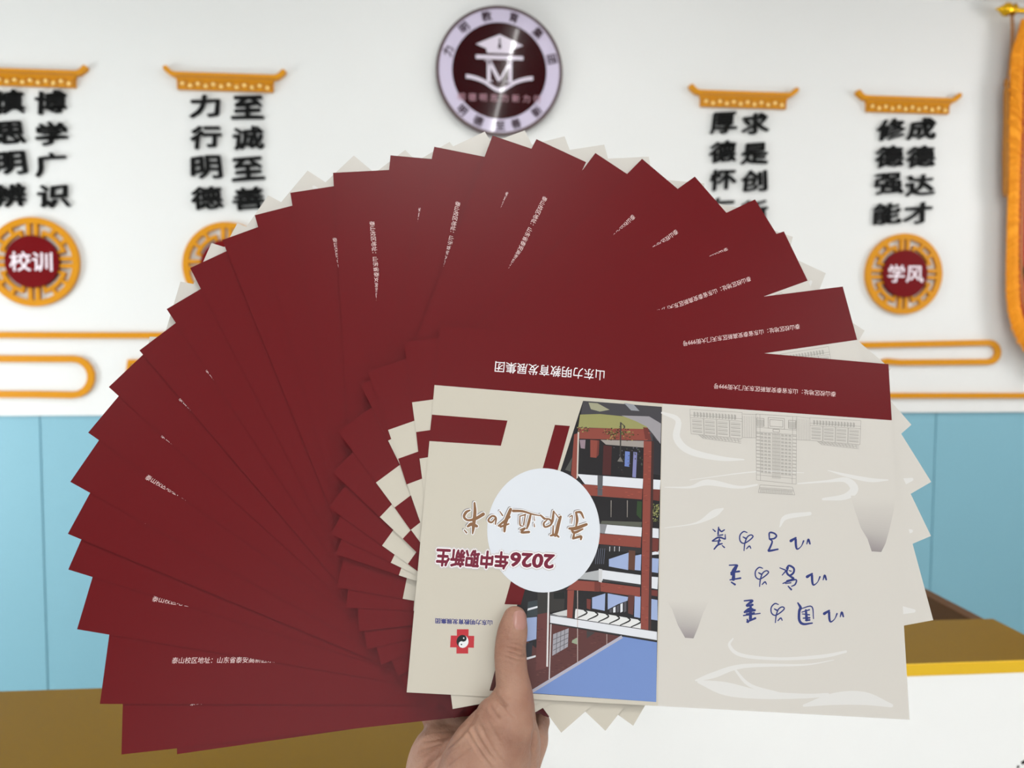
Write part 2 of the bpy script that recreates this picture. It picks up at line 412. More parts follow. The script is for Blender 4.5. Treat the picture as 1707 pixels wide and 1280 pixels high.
medallion(1504, 457, 67, '学风', 'gold lattice medallion reading 学风 on a red centre')

def gold_line(name, pts, w_px, label, closed=False):
    P = [on_wall(*p) for p in pts]; c = sum(P, Vector()) / len(P); c.y = WALL_Y
    bm = bmesh.new()
    add_stroke_bar(bm, [(p.x - c.x, p.z - c.z) for p in P], w_px * wall_scale(*pts[0])[1], -.014, 0, closed)
    fix(bm); o = obj(name, bm, M['gold']); o.location = c
    tag(o, label, 'wall ornament', 'gold line ornaments')
def arc(cx, cy, r, a0, a1, n=9):
    return [(cx + r * math.cos(math.radians(a0 + (a1 - a0) * i / n)), cy + r * math.sin(math.radians(a0 + (a1 - a0) * i / n))) for i in range(n + 1)]
gold_line('wall_bar', [(-260, 557), (-100, 558), (150, 559), (480, 559)], 10.5, 'long gold bar below the 校训 medallion, running behind the fan')
gold_line('wall_loop', [(-260, 597)] + [(60, 598)] + arc(124, 628, 30, -90, 90) + [(60, 657), (-260, 656)], 11.5, 'gold round-ended loop on the wall just above the left blue panels')
gold_line('wall_frame', [(420, 605), (250, 604), (217, 603), (217, 620), (217, 652), (250, 655), (420, 655)], 9, 'gold square-cornered line peeking out at the fan\'s left edge')
gold_line('wall_loop', [(1190, 577), (1400, 576)] + arc(1645, 587, 16, -88, 90) + [(1500, 604)] + arc(1476, 610, 8, -90, -170, 4), 10, 'gold round-ended loop under the pennant, right of the fan')
gold_line('wall_bar', [(1180, 660), (1500, 659), (1900, 659)], 9, 'straight gold bar just above the right blue panels')

# the round emblem
ER = 107 * wall_scale(832, 123)[1]
E0 = wall_item(832, 122)
em = empty('emblem', E0, 'round maroon and lavender school emblem with cap and letter M above the fan', 'emblem')
bm = bmesh.new(); add_ring(bm, ER * .955, ER, -.028, 0); fix(bm); obj('rim', bm, M['rim'], em)
bm = bmesh.new(); add_ring(bm, ER * .745, ER * .957, -.026, 0); fix(bm); ring = obj('outer_ring', bm, M['lav'], em)
bm = bmesh.new(); add_disc(bm, ER * .747, -.026, 0); fix(bm); core = obj('centre_disc', bm, M['plum'], em)
bm = bmesh.new()
add_prism(bm, [(x * ER, z * ER) for x, z in ((-.37, .40), (0, .56), (.37, .40), (.21, .335), (.20, .27), (-.20, .27), (-.21, .335))], -.0275, -.025)
add_prism(bm, [(x * ER, z * ER) for x, z in ((-.375, .235), (.375, .235), (.375, .175), (-.375, .175))], -.0275, -.025)
bk = smooth_path([(-.53, -.10), (-.42, -.115), (-.25, -.17), (0, -.30), (.25, -.17), (.42, -.115), (.53, -.10)], 5)
bk = [p for p in bk]
add_prism(bm, [(x * ER, (z + .03) * ER) for x, z in bk] + [(x * ER, (z - .03) * ER) for x, z in reversed(bk)], -.0275, -.025)
for pts in ([(-.17, .16), (-.17, -.17)], [(-.17, .16), (0, -.16)], [(0, -.16), (.17, .16)], [(.17, .16), (.17, -.17)]):
    add_stroke_bar(bm, [(x * ER, z * ER) for x, z in pts], (.055 if pts[0][0] != 0 else .03) * ER, -.0274, -.025)
for x in (-.17, .17): add_stroke_bar(bm, [((x - .06) * ER, -.165 * ER), ((x + .06) * ER, -.165 * ER)], .018 * ER, -.0273, -.025)
for x in (-.17, .17): add_stroke_bar(bm, [((x - .06) * ER, .155 * ER), ((x + .04) * ER, .155 * ER)], .018 * ER, -.0272, -.025)
fix(bm); obj('cap_and_letter', bm, M['emwhite'], core)
bm = bmesh.new(); add_prism(bm, [(x * ER, z * ER) for x, z in ((-.012, .5), (.012, .5), (.012, .43), (.03, .36), (0, .33), (-.03, .36), (-.012, .43))], -.0285, -.026)
fix(bm); obj('cap_tassel', bm, M['plumtext'], core)
def emblem_text(items, material, parent, name):
    for ch, a, rad, size, flip in items:
        v, fc = glyphs(ch, .02)
        th = math.radians(a); rot = th - math.pi / 2 if not flip else th + math.pi / 2
        c, s = math.cos(rot), math.sin(rot); P = []
        for x, y, dz in v:
            X, Z = (x - .5) * size, (y - .38) * size
            P.append((X * c - Z * s, -dz * .05, X * s + Z * c))
        me = bpy.data.meshes.new(name); me.from_pydata(P, [], fc); me.update()
        o = obj(name, me, material, parent); o.location = (rad * math.cos(th), -.0277, rad * math.sin(th))
emblem_text([(c, a, .855 * ER, .165 * ER, False) for c, a in zip('力明教育集团', (161, 131, 104, 75, 45, 14))] +
            [(c, a, .852 * ER, .165 * ER, True) for c, a in zip('明德至善新', (227, 247, 271, 288, 314))], M['plumtext'], ring, 'ring_character')
vs_, fs_ = [], []
for i, ch in enumerate('明德明志力新力行'):
    v, fc = glyphs(ch, .015); o = len(vs_); sz_ = .125 * ER; x0 = (-.60 + i * .1715) * ER
    vs_ += [(x0 + (x - .5) * sz_, -.0277 - zz * .05, -.42 * ER + (y - .38) * sz_) for x, y, zz in v]; fs_ += [tuple(j + o for j in f) for f in fc]
me = bpy.data.meshes.new('motto_lettering'); me.from_pydata(vs_, [], fs_); me.update(); obj('motto_lettering', me, M['emfaint'], core)

# the hanging pennant at the right edge
PY = WALL_Y - .06
def pw(px, py): p = on_wall(px, py, PY); return p
pc = pw(1790, 20)
pn = empty('pennant', (pc.x, PY, pc.z), 'dark red pennant with gold fringe hanging from a gold rod at the right edge', 'pennant')
def pl(px, py): p = pw(px, py); return (p.x - pc.x, p.z - pc.z)
mir = lambda P: P + [(-x, z) for x, z in reversed(P)]
outer = smooth_path([pl(*p) for p in ((1703, 32), (1697, 55), (1687, 90), (1684, 140), (1682, 200), (1681, 300), (1679, 400), (1678, 460), (1680, 510), (1690, 550), (1707, 580), (1735, 604), (1790, 618))], 5)
inner = smooth_path([pl(*p) for p in ((1712, 34), (1708, 60), (1705, 100), (1702, 160), (1701, 220), (1698, 300), (1696, 400), (1696, 460), (1698, 505), (1705, 535), (1722, 560), (1750, 582), (1790, 592))], 5)
bm = bmesh.new(); add_prism(bm, mir(inner), -.004, .006); fix(bm)
cl = obj('cloth', bm, M['velvet'], pn)
bm = bmesh.new()
for q in (0.022, 0.028):
    P = [(x + q * (1 if x < 0 else -1), z) for x, z in mir(inner)]
i2 = [(x * .93, z * .975 - .004) for x, z in inner[6:]]
add_stroke_bar(bm, i2 + [(-x, z) for x, z in reversed(i2)], .006, -.006, -.003); fix(bm)
obj('gold_piping', bm, M['gold_dark'], cl)
bm = bmesh.new(); rnd = random.Random(3)
full_o, full_i = mir(outer), mir(inner)
n = len(full_o)
V = [[bm.verts.new((x, y, z)) for x, z in P] for P, y in ((full_o, -.004), ([((a[0] + b[0]) / 2, (a[1] + b[1]) / 2) for a, b in zip(full_o, full_i)], -.012), (full_i, -.007), (full_i, .004), (full_o, .004))]
for k in range(5):
    for i in range(n - 1): bm.faces.new((V[k][i], V[k][i + 1], V[(k + 1) % 5][i + 1], V[(k + 1) % 5][i]))
for i in range(0, n - 1):                        # loose yarn strands over the band
    for s in range(5):
        t_ = rnd.random(); a = np.array(full_o[i]) * (1 - t_) + np.array(full_o[i + 1]) * t_; b = np.array(full_i[i]) * (1 - t_) + np.array(full_i[i + 1]) * t_
        d = a - b; tip = a + d * rnd.uniform(-.05, .16) + np.array((rnd.uniform(-.006, .006), -.012))
        add_tube(bm, [(b[0], -.009, b[1]), ((a[0] + b[0]) / 2, -.0145, (a[1] + b[1]) / 2), (tip[0], -.006, tip[1])], (.0026, .003, .0016), 5)
fix(bm); obj('fringe', bm, M['fringe'], pn)
bm = bmesh.new(); a = pl(1688, 17); add_tube(bm, [(a[0], 0, a[1]), (-a[0], 0, a[1])], .010, 14); rod = obj('rod', bm, M['metal_gold'], pn)
def finial(side):
    bm = bmesh.new(); prof = [(1693, 9), (1690, 12), (1687, 8), (1684, 10), (1680, 13), (1675, 12), (1671, 8), (1668, 6), (1664, 3.2), (1660, 1.2)]
    k = wall_scale(1688, 17)[1]
    P = [(pl(x, 16)[0] * side, 0, a[1] + .002) for x, _ in prof]
    add_tube(bm, P, [r * k * .86 for _, r in prof], 16); fix(bm)
    for f in bm.faces: f.smooth = True
    return bm
obj('finial', finial(1), M['metal_gold'], rod); obj('finial', finial(-1), M['metal_gold'], rod)
bm = bmesh.new()
P = [pl(*p) for p in ((1687, 22), (1688, 60), (1684, 110), (1680, 135))]
add_tube(bm, [(x, .006, z) for x, z in smooth_path(P, 5)], .0028, 8)
add_tube(bm, [(x - pl(1688, 0)[0] + pl(1692, 0)[0], .008, z) for x, z in smooth_path(P[:3], 5)], .0028, 8)
cord = obj('cord', bm, M['tassel'], pn)
bm = bmesh.new(); prof = [(130, 2), (134, 5), (140, 6), (146, 4), (150, 6), (158, 6.5), (200, 6), (260, 7.5), (320, 6), (328, 2)]
k = wall_scale(1688, 17)[1]
add_tube(bm, [(pl(1679 - (y - 130) * .012, y)[0], .004, pl(1679, y)[1]) for y, _ in prof], [r * k * .7 for _, r in prof], 10); fix(bm)
obj('tassel', bm, M['tassel'], cord)

# ------------------------------------------------------------------ the reception desk
TOP = 1.05
fe_a, fe_b = on_level(1511, 1108, TOP), on_level(1707, 1101, TOP)
DY = (fe_a.y + fe_b.y) / 2                       # the front edge of the ledge, parallel to the wall
DX1 = on_level(1655, 1031, TOP).x
DY2 = on_level(1655, 1031, TOP).y
LXR = on_level(800, 1165, TOP).x                 # where the wing towards the photographer ends
desk = empty('reception_desk', (0, 0, 0), 'white reception desk with mustard top and yellow edge, below the fan', 'desk')
b_ = .002
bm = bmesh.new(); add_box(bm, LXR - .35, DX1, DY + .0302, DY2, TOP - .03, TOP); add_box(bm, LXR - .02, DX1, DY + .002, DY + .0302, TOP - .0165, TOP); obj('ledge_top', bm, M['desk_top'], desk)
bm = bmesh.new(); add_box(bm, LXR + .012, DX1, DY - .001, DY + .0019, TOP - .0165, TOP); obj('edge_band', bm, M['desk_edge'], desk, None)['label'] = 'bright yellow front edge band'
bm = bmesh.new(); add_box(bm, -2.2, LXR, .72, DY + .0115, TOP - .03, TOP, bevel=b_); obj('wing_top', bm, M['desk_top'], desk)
bm = bmesh.new(); add_box(bm, LXR - .03, DX1 - .002, DY + .0005, DY + .03, 0, TOP - .0166); fp = obj('front_panel', bm, M['desk_white'], desk)
bm = bmesh.new(); add_box(bm, LXR - .05, LXR - .03, .76, DY + .03, 0, TOP - .031); add_box(bm, -2.15, LXR - .05, .76, .78, 0, TOP - .031); obj('wing_panel', bm, M['desk_white'], desk)
bx = on_level(1632, 1033, TOP); by = on_level(1548, 985, TOP)
sx_ = (bx.x + by.x) / 2
bm = bmesh.new(); add_box(bm, sx_ - .012, sx_ + .012, DY2 + .001, by.y + .22, .05, TOP - .002, bevel=.001); obj('side_board', bm, M['desk_side'], desk)
bm = bmesh.new(); add_box(bm, DX1 - .03, DX1 - .01, DY + .031, DY2 - .01, 0, TOP - .031); obj('end_panel', bm, M['desk_white'], desk)
# dark dashes of a printed ring on the white front, cut off by the picture's corner
rc = Vector((on_wall(1738, 1322, DY + .0005).x, 0, on_wall(1738, 1322, DY + .0005).z))
rr = rc.z - on_wall(1738, 1258, DY + .0005).z
bm = bmesh.new()
for i in range(30):
    a = math.radians(12 * i + 4)
    w = .0045 if i % 2 else .003
    add_sector(bm, rr - w / 2, rr + w / 2, 12 * i, 12 * i + (7 if i % 2 else 4), -.0006, .001, 3)
fix(bm); o = obj('ring_mark', bm, M['black'], fp); o.location = (rc.x, DY + .0005, rc.z)

# ------------------------------------------------------------------ the fan of brochures
SW, SH_, FOLD, BAND = 0.285, 0.2104, 0.1392, 0.0375     # an open brochure, its fold and its coloured strip, in metres
TILT_A, TILT_B, DEP = -0.24218846, -0.08578920, 0.46466871
# where each brochure's outer strip corner lies in the plane of the fan, its turn, and its depth in the stack (mm)
FAN = [(0.24026,-0.01811,3.62,0.0), (0.21587,-0.06996,-9.08,0.6), (0.17981,-0.10757,-20.84,1.1), (0.16216,-0.13017,-27.60,1.6), (0.12231,-0.14530,-38.01,2.2), (0.08718,-0.15704,-47.87,2.8), (0.05605,-0.16064,-55.51,4.3), (0.01672,-0.16927,-65.11,4.9), (-0.01251,-0.17068,-72.09,5.4), (-0.05073,-0.16218,-80.26,8.3), (-0.07914,-0.15480,-87.17,8.9), (-0.11549,-0.14068,-96.05,9.4), (-0.14185,-0.12590,-102.40,10.6), (-0.16292,-0.10967,-108.47,11.2), (-0.18165,-0.09216,-114.57,11.7), (-0.19975,-0.07320,-119.87,12.9), (-0.21123,-0.04613,-125.90,13.5), (-0.22459,-0.01960,-132.72,14.1), (-0.24002,0.00321,-139.61,15.1), (-0.24859,0.03083,-146.68,15.7), (-0.25505,0.05969,-152.20,16.2), (-0.25272,0.08919,-158.27,16.7), (-0.25040,0.10898,-163.33,17.9), (-0.24164,0.14132,-170.42,18.4), (-0.22483,0.18048,-179.09,19.0), (-0.21080,0.20641,-185.10,19.9), (-0.18175,0.20689,-186.84,20.5)]
def _rot(a, b):
    ca, sa, cb, sb = math.cos(a), math.sin(a), math.cos(b), math.sin(b)
    return np.array([[1, 0, 0], [0, ca, -sa], [0, sa, ca]]) @ np.array([[cb, 0, sb], [0, 1, 0], [-sb, 0, cb]])
RF = _rot(TILT_A, TILT_B)
def fan_pt(x, y, off):                            # fan plane coordinates -> photographer's axes
    return RF @ np.array([x, y, off]) + np.array([0, 0, DEP])
def fan_dir(x, y, z):
    q = RF @ np.array([x, y, z]); return RIGHT * q[0] - UP * q[1] + FWD * q[2]
def sheet_matrix(k):
    x, y, deg, off = FAN[k]; t = math.radians(deg); c, s = math.cos(t), math.sin(t)
    o = cw(*fan_pt(x - c * SW, y - s * SW, off / 1000))
    ex, ey, ez = fan_dir(c, s, 0), -fan_dir(-s, c, 0), -fan_dir(0, 0, 1)
    return Matrix(((ex.x, ey.x, ez.x, o.x), (ex.y, ey.y, ez.y, o.y), (ex.z, ey.z, ez.z, o.z), (0, 0, 0, 1)))
_nv = RF[:, 2]
def fan_depth(px, py):                            # how far the front sheet's plane is along a sight line
    r = np.array([(px - CX) / FPX, (py - CY) / FPX, 1.0]); return DEP * _nv[2] / (_nv @ r)
def uv(px, py):                                   # a spot on the front brochure, metres from its upper left corner
    z = fan_depth(px, py); q = RF.T @ (np.array([(px - CX) / FPX * z, (py - CY) / FPX * z, z]) - np.array([0, 0, DEP]))
    x, y, deg, _ = FAN[0]; c, s = math.cos(math.radians(deg)), math.sin(math.radians(deg))
    return ((q[0] - x) * c + (q[1] - y) * s + SW, -(q[0] - x) * s + (q[1] - y) * c)

MAROON = srgb(103, 14, 20); CREAM = srgb(204, 197, 183); CREAM_B = srgb(211, 206, 199)
WHITE = srgb(242, 240, 242); TEXTW = srgb(238, 214, 212)
STEP = 1.4e-5
INK = 0.84                                        # all ink colours scaled down evenly to offset the bright light on the fan
class Ink:                                        # printed shapes gathered into one mesh; each keeps its own ink colour
    def __init__(s): s.v, s.f, s.c, s.n = [], [], [], 0
    def poly(s, pts, col, z=1, px=True, lift=None):
        P = [uv(*p) for p in pts] if px else pts
        o = len(s.v); zz = (z + (len(s.f) % 10 * .09 if lift is None else lift)) * STEP; s.v += [(u, -v, zz) for u, v in P]
        a = sum(P[i][0] * P[(i + 1) % len(P)][1] - P[(i + 1) % len(P)][0] * P[i][1] for i in range(len(P)))
        idx = list(range(o, o + len(P)))
        s.f.append(idx if a < 0 else idx[::-1]); s.c.append(col)
    def grad(s, pts, colf, z=1):                  # a strip of quads with a printed tone that changes along it
        for i in range(len(pts) - 1):
            (a, b), (c, d) = pts[i], pts[i + 1]
            s.poly([a, b, d, c], colf((i + .5) / (len(pts) - 1)), z)
    def line(s, a, b, w, col, z=1):               # w in metres
        (x0, y0), (x1, y1) = uv(*a), uv(*b); L = math.hypot(x1 - x0, y1 - y0) + 1e-9
        nx, ny = -(y1 - y0) / L * w / 2, (x1 - x0) / L * w / 2
        s.poly([(x0 + nx, y0 + ny), (x1 + nx, y1 + ny), (x1 - nx, y1 - ny), (x0 - nx, y0 - ny)], col, z, False)
    def stroke(s, pts, w, col, z=1, grow=0.0, shift=(0, 0)):   # brush stroke: (px, py) path, widths in px
        if not hasattr(w, '__len__'): w = [w * .8] + [w] * (len(pts) - 2) + [w * .65] if len(pts) > 2 else [w, w * .7]
        P = smooth_path([(x + shift[0], y + shift[1], ww + grow) for (x, y), ww in zip(pts, w)], 5)
        L, R = [], []
        for i, p in enumerate(P):
            q0, q1 = P[max(i - 1, 0)], P[min(i + 1, len(P) - 1)]
            dx, dy = q1[0] - q0[0], q1[1] - q0[1]; d = math.hypot(dx, dy) + 1e-9
            L.append((p[0] - dy / d * p[2] / 2, p[1] + dx / d * p[2] / 2)); R.append((p[0] + dy / d * p[2] / 2, p[1] - dx / d * p[2] / 2))
        s.n += 1; b = s.n % 4 * .25
        for i in range(len(P) - 1): s.poly([L[i], L[i + 1], R[i + 1], R[i]], col, z, True, b + i % 3 * .05)
        for q, p in enumerate((P[0], P[-1])):
            s.poly([(p[0] + p[2] / 2 * math.cos(a), p[1] + p[2] / 2 * math.sin(a)) for a in [i * math.pi / 4 for i in range(8)]], col, z, True, b + .15 + q * .05)
    def text(s, string, bl, br, tl, col, z=1, offset=0.0, grow=1.0):
        v, fc = glyphs(string, offset); g0, _ = glyphs(string)
        x0, x1, y0, y1 = g0[:, 0].min(), g0[:, 0].max(), g0[:, 1].min(), g0[:, 1].max()
        A, B, C = np.array(uv(*bl)), np.array(uv(*br)), np.array(uv(*tl))
        o = len(s.v)
        for x, y, dz in v:
            p = A + (B - A) * (x - x0) / (x1 - x0) + (C - A) * (y - y0) / (y1 - y0); s.v.append((p[0], -p[1], z * STEP + dz * .0018))
        s.f += [[i + o for i in f] for f in fc]; s.c += [col] * len(fc)
    def build(s, name, parent, slab=None):
        v, f, c = list(s.v), list(s.f), list(s.c)
        if slab:
            u0, u1, th, col, back = slab; o = len(v)
            v += [(x, y, z) for z in (-th, 0) for y in (0, -SH_) for x in (u0, u1)]
            for q in ((4, 6, 7, 5), (0, 1, 3, 2), (0, 4, 5, 1), (2, 3, 7, 6), (0, 2, 6, 4), (1, 5, 7, 3)):
                f.append([o + i for i in q]); c.append(back if q[0] == 0 and q[1] == 1 else col)
        me = bpy.data.meshes.new(name); me.from_pydata(v, [], f); me.update()
        ca = me.color_attributes.new('ink', 'FLOAT_COLOR', 'CORNER')
        for p, col in zip(me.polygons, c):
            for li in p.loop_indices: ca.data[li].color = (col[0] * INK, col[1] * INK, col[2] * INK, 1)
        return obj(name, me, M['paper'], parent)

def make_brochure():
    root = empty('brochure', Matrix.Identity(4), '', 'brochure', 'fanned brochures')
    # ---- front cover (the left half as held)
    k = Ink()
    k.poly([(0, 0), (FOLD, 0), (FOLD, .0378), (0, .0378)], MAROON, 1, False)
    k.poly([(720, 691), (846, 701), (835, 743), (715, 735)], MAROON, 1)
    k.poly([(925, 708), (950, 710), (868, 1008), (841, 1007)], MAROON, 1)
    front = k.build('front_cover', root, (0, FOLD, .00015, CREAM, srgb(215, 212, 206)))
    k = Ink(); k.text('山东力明教育发展集团', (1008, 616.5), (826, 602), (1007, 634.5), WHITE, 2, .004); k.build('group_lettering', front)
    # the campus picture
    k = Ink(); P = k.poly; B = srgb(140, 73, 63); BD = srgb(112, 58, 52); DK = srgb(40, 38, 40); WH = srgb(222, 224, 230); SKY = srgb(116, 142, 198); LAV = srgb(158, 174, 212)
    P([(972, 668), (1103.4, 678.3), (1093.8, 1170), (816, 1151)], DK, 1)
    P([(972, 668), (1103, 678), (1102, 735), (1080, 735), (962, 728)], srgb(72, 70, 74), 2)
    P([(981, 671), (996, 672), (1016, 683), (1000, 686), (985, 682)], srgb(160, 158, 132), 3)
    P([(1040, 671.5), (1056, 674), (1066, 685), (1052, 684)], srgb(150, 152, 158), 3)
    P([(967, 691), (1000, 690), (1040, 694), (1066, 704), (1084, 713), (1079, 716), (964, 712)], srgb(152, 150, 98), 3)
    P([(1036, 692.5), (1082, 694), (1102, 706), (1101, 740), (1089, 724), (1078, 711), (1060, 702)], srgb(156, 152, 156), 3)
    P([(1088, 726), (1101, 742), (1100, 792), (1088, 790)], srgb(52, 50, 54), 4)
    P([(964, 713), (1077, 715), (1077, 734), (961, 731)], B, 4); P([(1072, 712), (1080, 713), (1086, 734), (1076, 734)], BD, 5)
    rnd = random.Random(5)
    for i in range(150):
        left = i % 5 == 0
        x = rnd.uniform(963, 982) if left else rnd.gauss(1030, 14); y = rnd.uniform(712, 720) if left else rnd.gauss(723, 5)
        if not (960 < x < 1064 and 710 < y < 735): continue
        r = rnd.uniform(.8, 2.2); a = rnd.uniform(0, 3)
        P([(x + r * math.cos(a + q), y + r * .7 * math.sin(a + q)) for q in (0, 1.4, 2.6, 4.2)], rnd.choice([srgb(70, 72, 40), srgb(44, 46, 32), srgb(150, 142, 86), srgb(100, 96, 54)]), 6 + i % 3)
    P([(1001, 733), (1075, 735), (1074, 746), (1010, 741)], srgb(160, 152, 146), 5)
    P([(966, 733), (976, 733), (975, 748), (968, 747)], srgb(150, 130, 140), 5)
    P([(1006, 742), (1020, 744), (1018, 792), (1004, 791)], srgb(78, 42, 42), 5)
    P([(1042, 752), (1050, 753), (1049, 778), (1041, 777)], srgb(110, 130, 190), 5); P([(1056, 753), (1062, 754), (1060, 796), (1054, 795)], srgb(130, 132, 178), 5)
    for i in range(40):
        x, y = rnd.uniform(1016, 1072), rnd.uniform(746, 792); r = rnd.uniform(.6, 1.6)
        P([(x - r, y), (x, y - r * 1.6), (x + r, y), (x, y + r)], rnd.choice([srgb(70, 78, 62), srgb(90, 88, 96), srgb(56, 40, 40)]), 6)
    P([(984, 733), (996, 734), (994, 763), (984, 762)], B, 6); P([(996, 734), (999, 734), (998, 758), (994, 763)], BD, 6)
    P([(957, 724), (963, 722), (961, 801), (952, 791)], B, 6); P([(963, 720), (965.4, 720), (963.4, 796), (961, 798)], srgb(206, 198, 190), 7)
    P([(954, 762), (951, 786), (942, 783)], srgb(84, 84, 80), 5)
    P([(1033.5, 704), (1036, 704), (1035, 762), (1033, 762)], srgb(66, 64, 62), 8); P([(1034, 703), (1042, 710), (1042, 714), (1040, 713), (1039, 709), (1035, 706)], srgb(66, 64, 62), 8)
    P([(1034, 761), (1039, 770), (1029, 769)], srgb(120, 116, 112), 8)
    def tier(pts, col, z=6): P(pts, col, z)
    tier([(962, 790), (1072, 798), (1071, 814.5), (975, 807)], WH); tier([(1087, 799), (1101, 800), (1100, 816), (1086, 815)], WH)
    tier([(996, 792), (1005, 793), (1004, 826), (996, 826)], srgb(92, 92, 96), 7)
    tier([(970, 807), (1071, 815), (1070, 832.5), (984, 826)], B); tier([(1086, 815), (1100, 816), (1099, 835), (1086, 833)], BD)
    for x in (1018, 1045): tier([(x, 834), (x + 1.4, 834), (x + 1, 862), (x, 862)], srgb(150, 144, 136))
    tier([(1003, 868), (1070, 870), (1069, 878), (1001, 873)], srgb(92, 94, 84)); tier([(1062, 835), (1070, 836), (1069, 866), (1061, 858)], srgb(52, 72, 46))
    for i in range(70):
        x, y = rnd.uniform(1088, 1098), rnd.uniform(840, 870)
        P([(x - 1.2, y), (x, y - 1.4), (x + 1.3, y), (x, y + 1.2)], rnd.choice([srgb(120, 122, 74), srgb(66, 70, 44), srgb(160, 158, 106)]), 6)
    tier([(994, 873), (1070, 879), (1069, 894.5), (996, 888)], WH); tier([(1086, 880), (1098, 881), (1098, 897), (1086, 896)], WH)
    tier([(996, 873), (1012, 874), (1008, 889), (996, 888)], srgb(140, 140, 144), 7)
    tier([(996, 889), (1069, 895), (1068, 913), (990, 906)], B); tier([(1086, 897), (1098, 898), (1097, 920), (1085, 918)], BD)
    tier([(1000, 908), (1068, 913), (1068, 922), (1000, 916)], srgb(52, 50, 52)); 
    for x in (1016, 1024, 1032): tier([(x, 911), (x + 1, 911), (x + .6, 919), (x - .2, 919)], WH, 7)
    tier([(1015, 932), (1048, 921), (1047, 950), (1015, 944)], LAV); tier([(1059, 926), (1069, 924), (1068, 951), (1058, 950)], LAV); tier([(1085, 930), (1098, 931), (1097, 955), (1084, 953)], LAV)
    tier([(1048, 917), (1059, 918), (1058, 951), (1047, 949)], srgb(98, 66, 54), 7)
    tier([(1085, 921), (1098, 918), (1098, 924), (1085, 925)], WH)
    for i in range(5): tier([(994 + i * 3.4, 914), (995 + i * 3.4, 914), (993 + i * 3.4, 940), (992 + i * 3.4, 940)], srgb(96, 100, 116))
    tier([(1004, 950), (1068, 958.5), (1068, 977), (1003, 968)], WH); tier([(968, 956), (999, 950), (999, 968), (955, 964)], srgb(176, 178, 180)); tier([(1084, 961), (1097, 962), (1096, 982), (1084, 980)], WH)
    tier([(1005, 965), (1068, 974), (1068, 977.5), (1004, 968)], srgb(60, 58, 60), 7); tier([(998, 948), (1004, 949), (1003, 971), (998, 970)], srgb(206, 206, 208), 7)
    tier([(958, 967), (1000, 970), (999, 986), (944, 983)], B, 7); tier([(991, 969), (1001, 970), (1000, 986), (991, 985)], BD, 8); tier([(1001, 970.5), (1067, 979), (1067, 995), (1001, 985.5)], B, 7); tier([(1084, 983), (1096, 984), (1096, 994), (1084, 992)], BD)
    # upper storey: sky seen through, railings, white beam, brick gable, sky
    tier([(987, 996), (1009, 989), (1008, 1018), (987, 1014)], LAV); tier([(1013, 989), (1047, 995), (1046, 1001), (1030, 1007), (1013, 1016)], LAV); tier([(1058, 993), (1068, 994), (1067, 1030), (1057, 1028)], LAV); tier([(1084, 998), (1096, 1000), (1096, 1034), (1083, 1032)], LAV)
    for i in range(5): tier([(1016 + i * 6, 1016 - i * 3), (1020 + i * 6, 1014 - i * 3), (1020 + i * 6, 1021 - i * .6), (1016 + i * 6, 1021)], WH if i % 2 else srgb(84, 82, 88), 7)
    tier([(1047, 991), (1058, 992.5), (1055, 1025), (1047, 1022)], srgb(96, 58, 52), 7)
    tier([(978, 998), (985, 999), (984, 1016), (978, 1014)], BD); tier([(896, 986), (942, 986), (940, 1016), (896, 1024)], srgb(56, 54, 52)); tier([(923, 988), (941, 986), (941, 998), (923, 998)], srgb(34, 36, 36), 7)
    tier([(960, 1014), (1070, 1033), (1070, 1050), (956, 1030)], srgb(226, 226, 226)); tier([(920, 1023), (946, 1016), (946, 1027), (932, 1026)], srgb(206, 206, 206))
    for i in range(6):
        x = 974 + i * 18; k.stroke([(x, 1017 + i * 3), (x + 4, 1022 + i * 3), (x - 12, 1030 + i * 3)], 2.6, srgb(46, 44, 44), 7)
    k.line((960, 1014), (1070, 1033), .0005, srgb(40, 38, 38), 7)
    tier([(917, 1024), (1095, 1052), (1095, 1067), (917, 1038.5)], WH, 8)
    k.line((917, 1025), (1095, 1052.5), .0004, srgb(52, 50, 50), 9); k.line((917, 1039), (1095, 1068), .0007, srgb(52, 50, 50), 9)
    tier([(946, 984), (957, 984), (954, 1030), (945, 1029)], B, 9); tier([(957, 984), (961, 984), (958, 1031), (954, 1030)], srgb(46, 40, 40), 9)
    for a, b, c, d in ((893, 986, 917, 1160), ): tier([(897, 986), (917, 986), (914, 1112), (893, 1118)], srgb(104, 60, 58), 6)
    tier([(917, 1040), (1037, 1061), (884, 1152), (816, 1151), (846, 1040), (893, 1080)], srgb(92, 54, 52), 5)
    tier([(877, 1030), (895, 1028), (894, 1065), (872, 1071)], LAV, 6); tier([(874, 1073), (888, 1070), (886, 1096), (872, 1098)], srgb(46, 48, 56), 6); tier([(870, 1098), (893, 1092), (893, 1095), (868, 1103)], WH, 6)
    tier([(880, 1003), (896, 1000), (896, 1026), (878, 1030)], srgb(58, 66, 70), 6); tier([(880, 1014), (896, 1010), (896, 1013), (879, 1018)], WH, 7)
    k.line((914.5, 985), (912, 1111), .0009, srgb(226, 224, 224), 9); k.line((918.5, 1040), (915.5, 1132), .0006, srgb(206, 200, 200), 9)
    k.line((962.7, 984), (962.7, 1108), .0004, srgb(190, 170, 164), 9); k.line((1011.5, 1057), (1011.5, 1079), .0004, srgb(170, 150, 146), 9)
    tier([(922, 1057), (948, 1047), (946.5, 1078), (920.5, 1093)], srgb(160, 158, 166), 7)
    for i in range(1, 4): k.line((922 + i * 6.5, 1057 - i * 2.5), (920.5 + i * 6.5, 1093 - i * 3.7), .0003, srgb(92, 88, 94), 8); k.line((922, 1057 + i * 9), (948, 1047 + i * 7.8), .0003, srgb(92, 88, 94), 8)
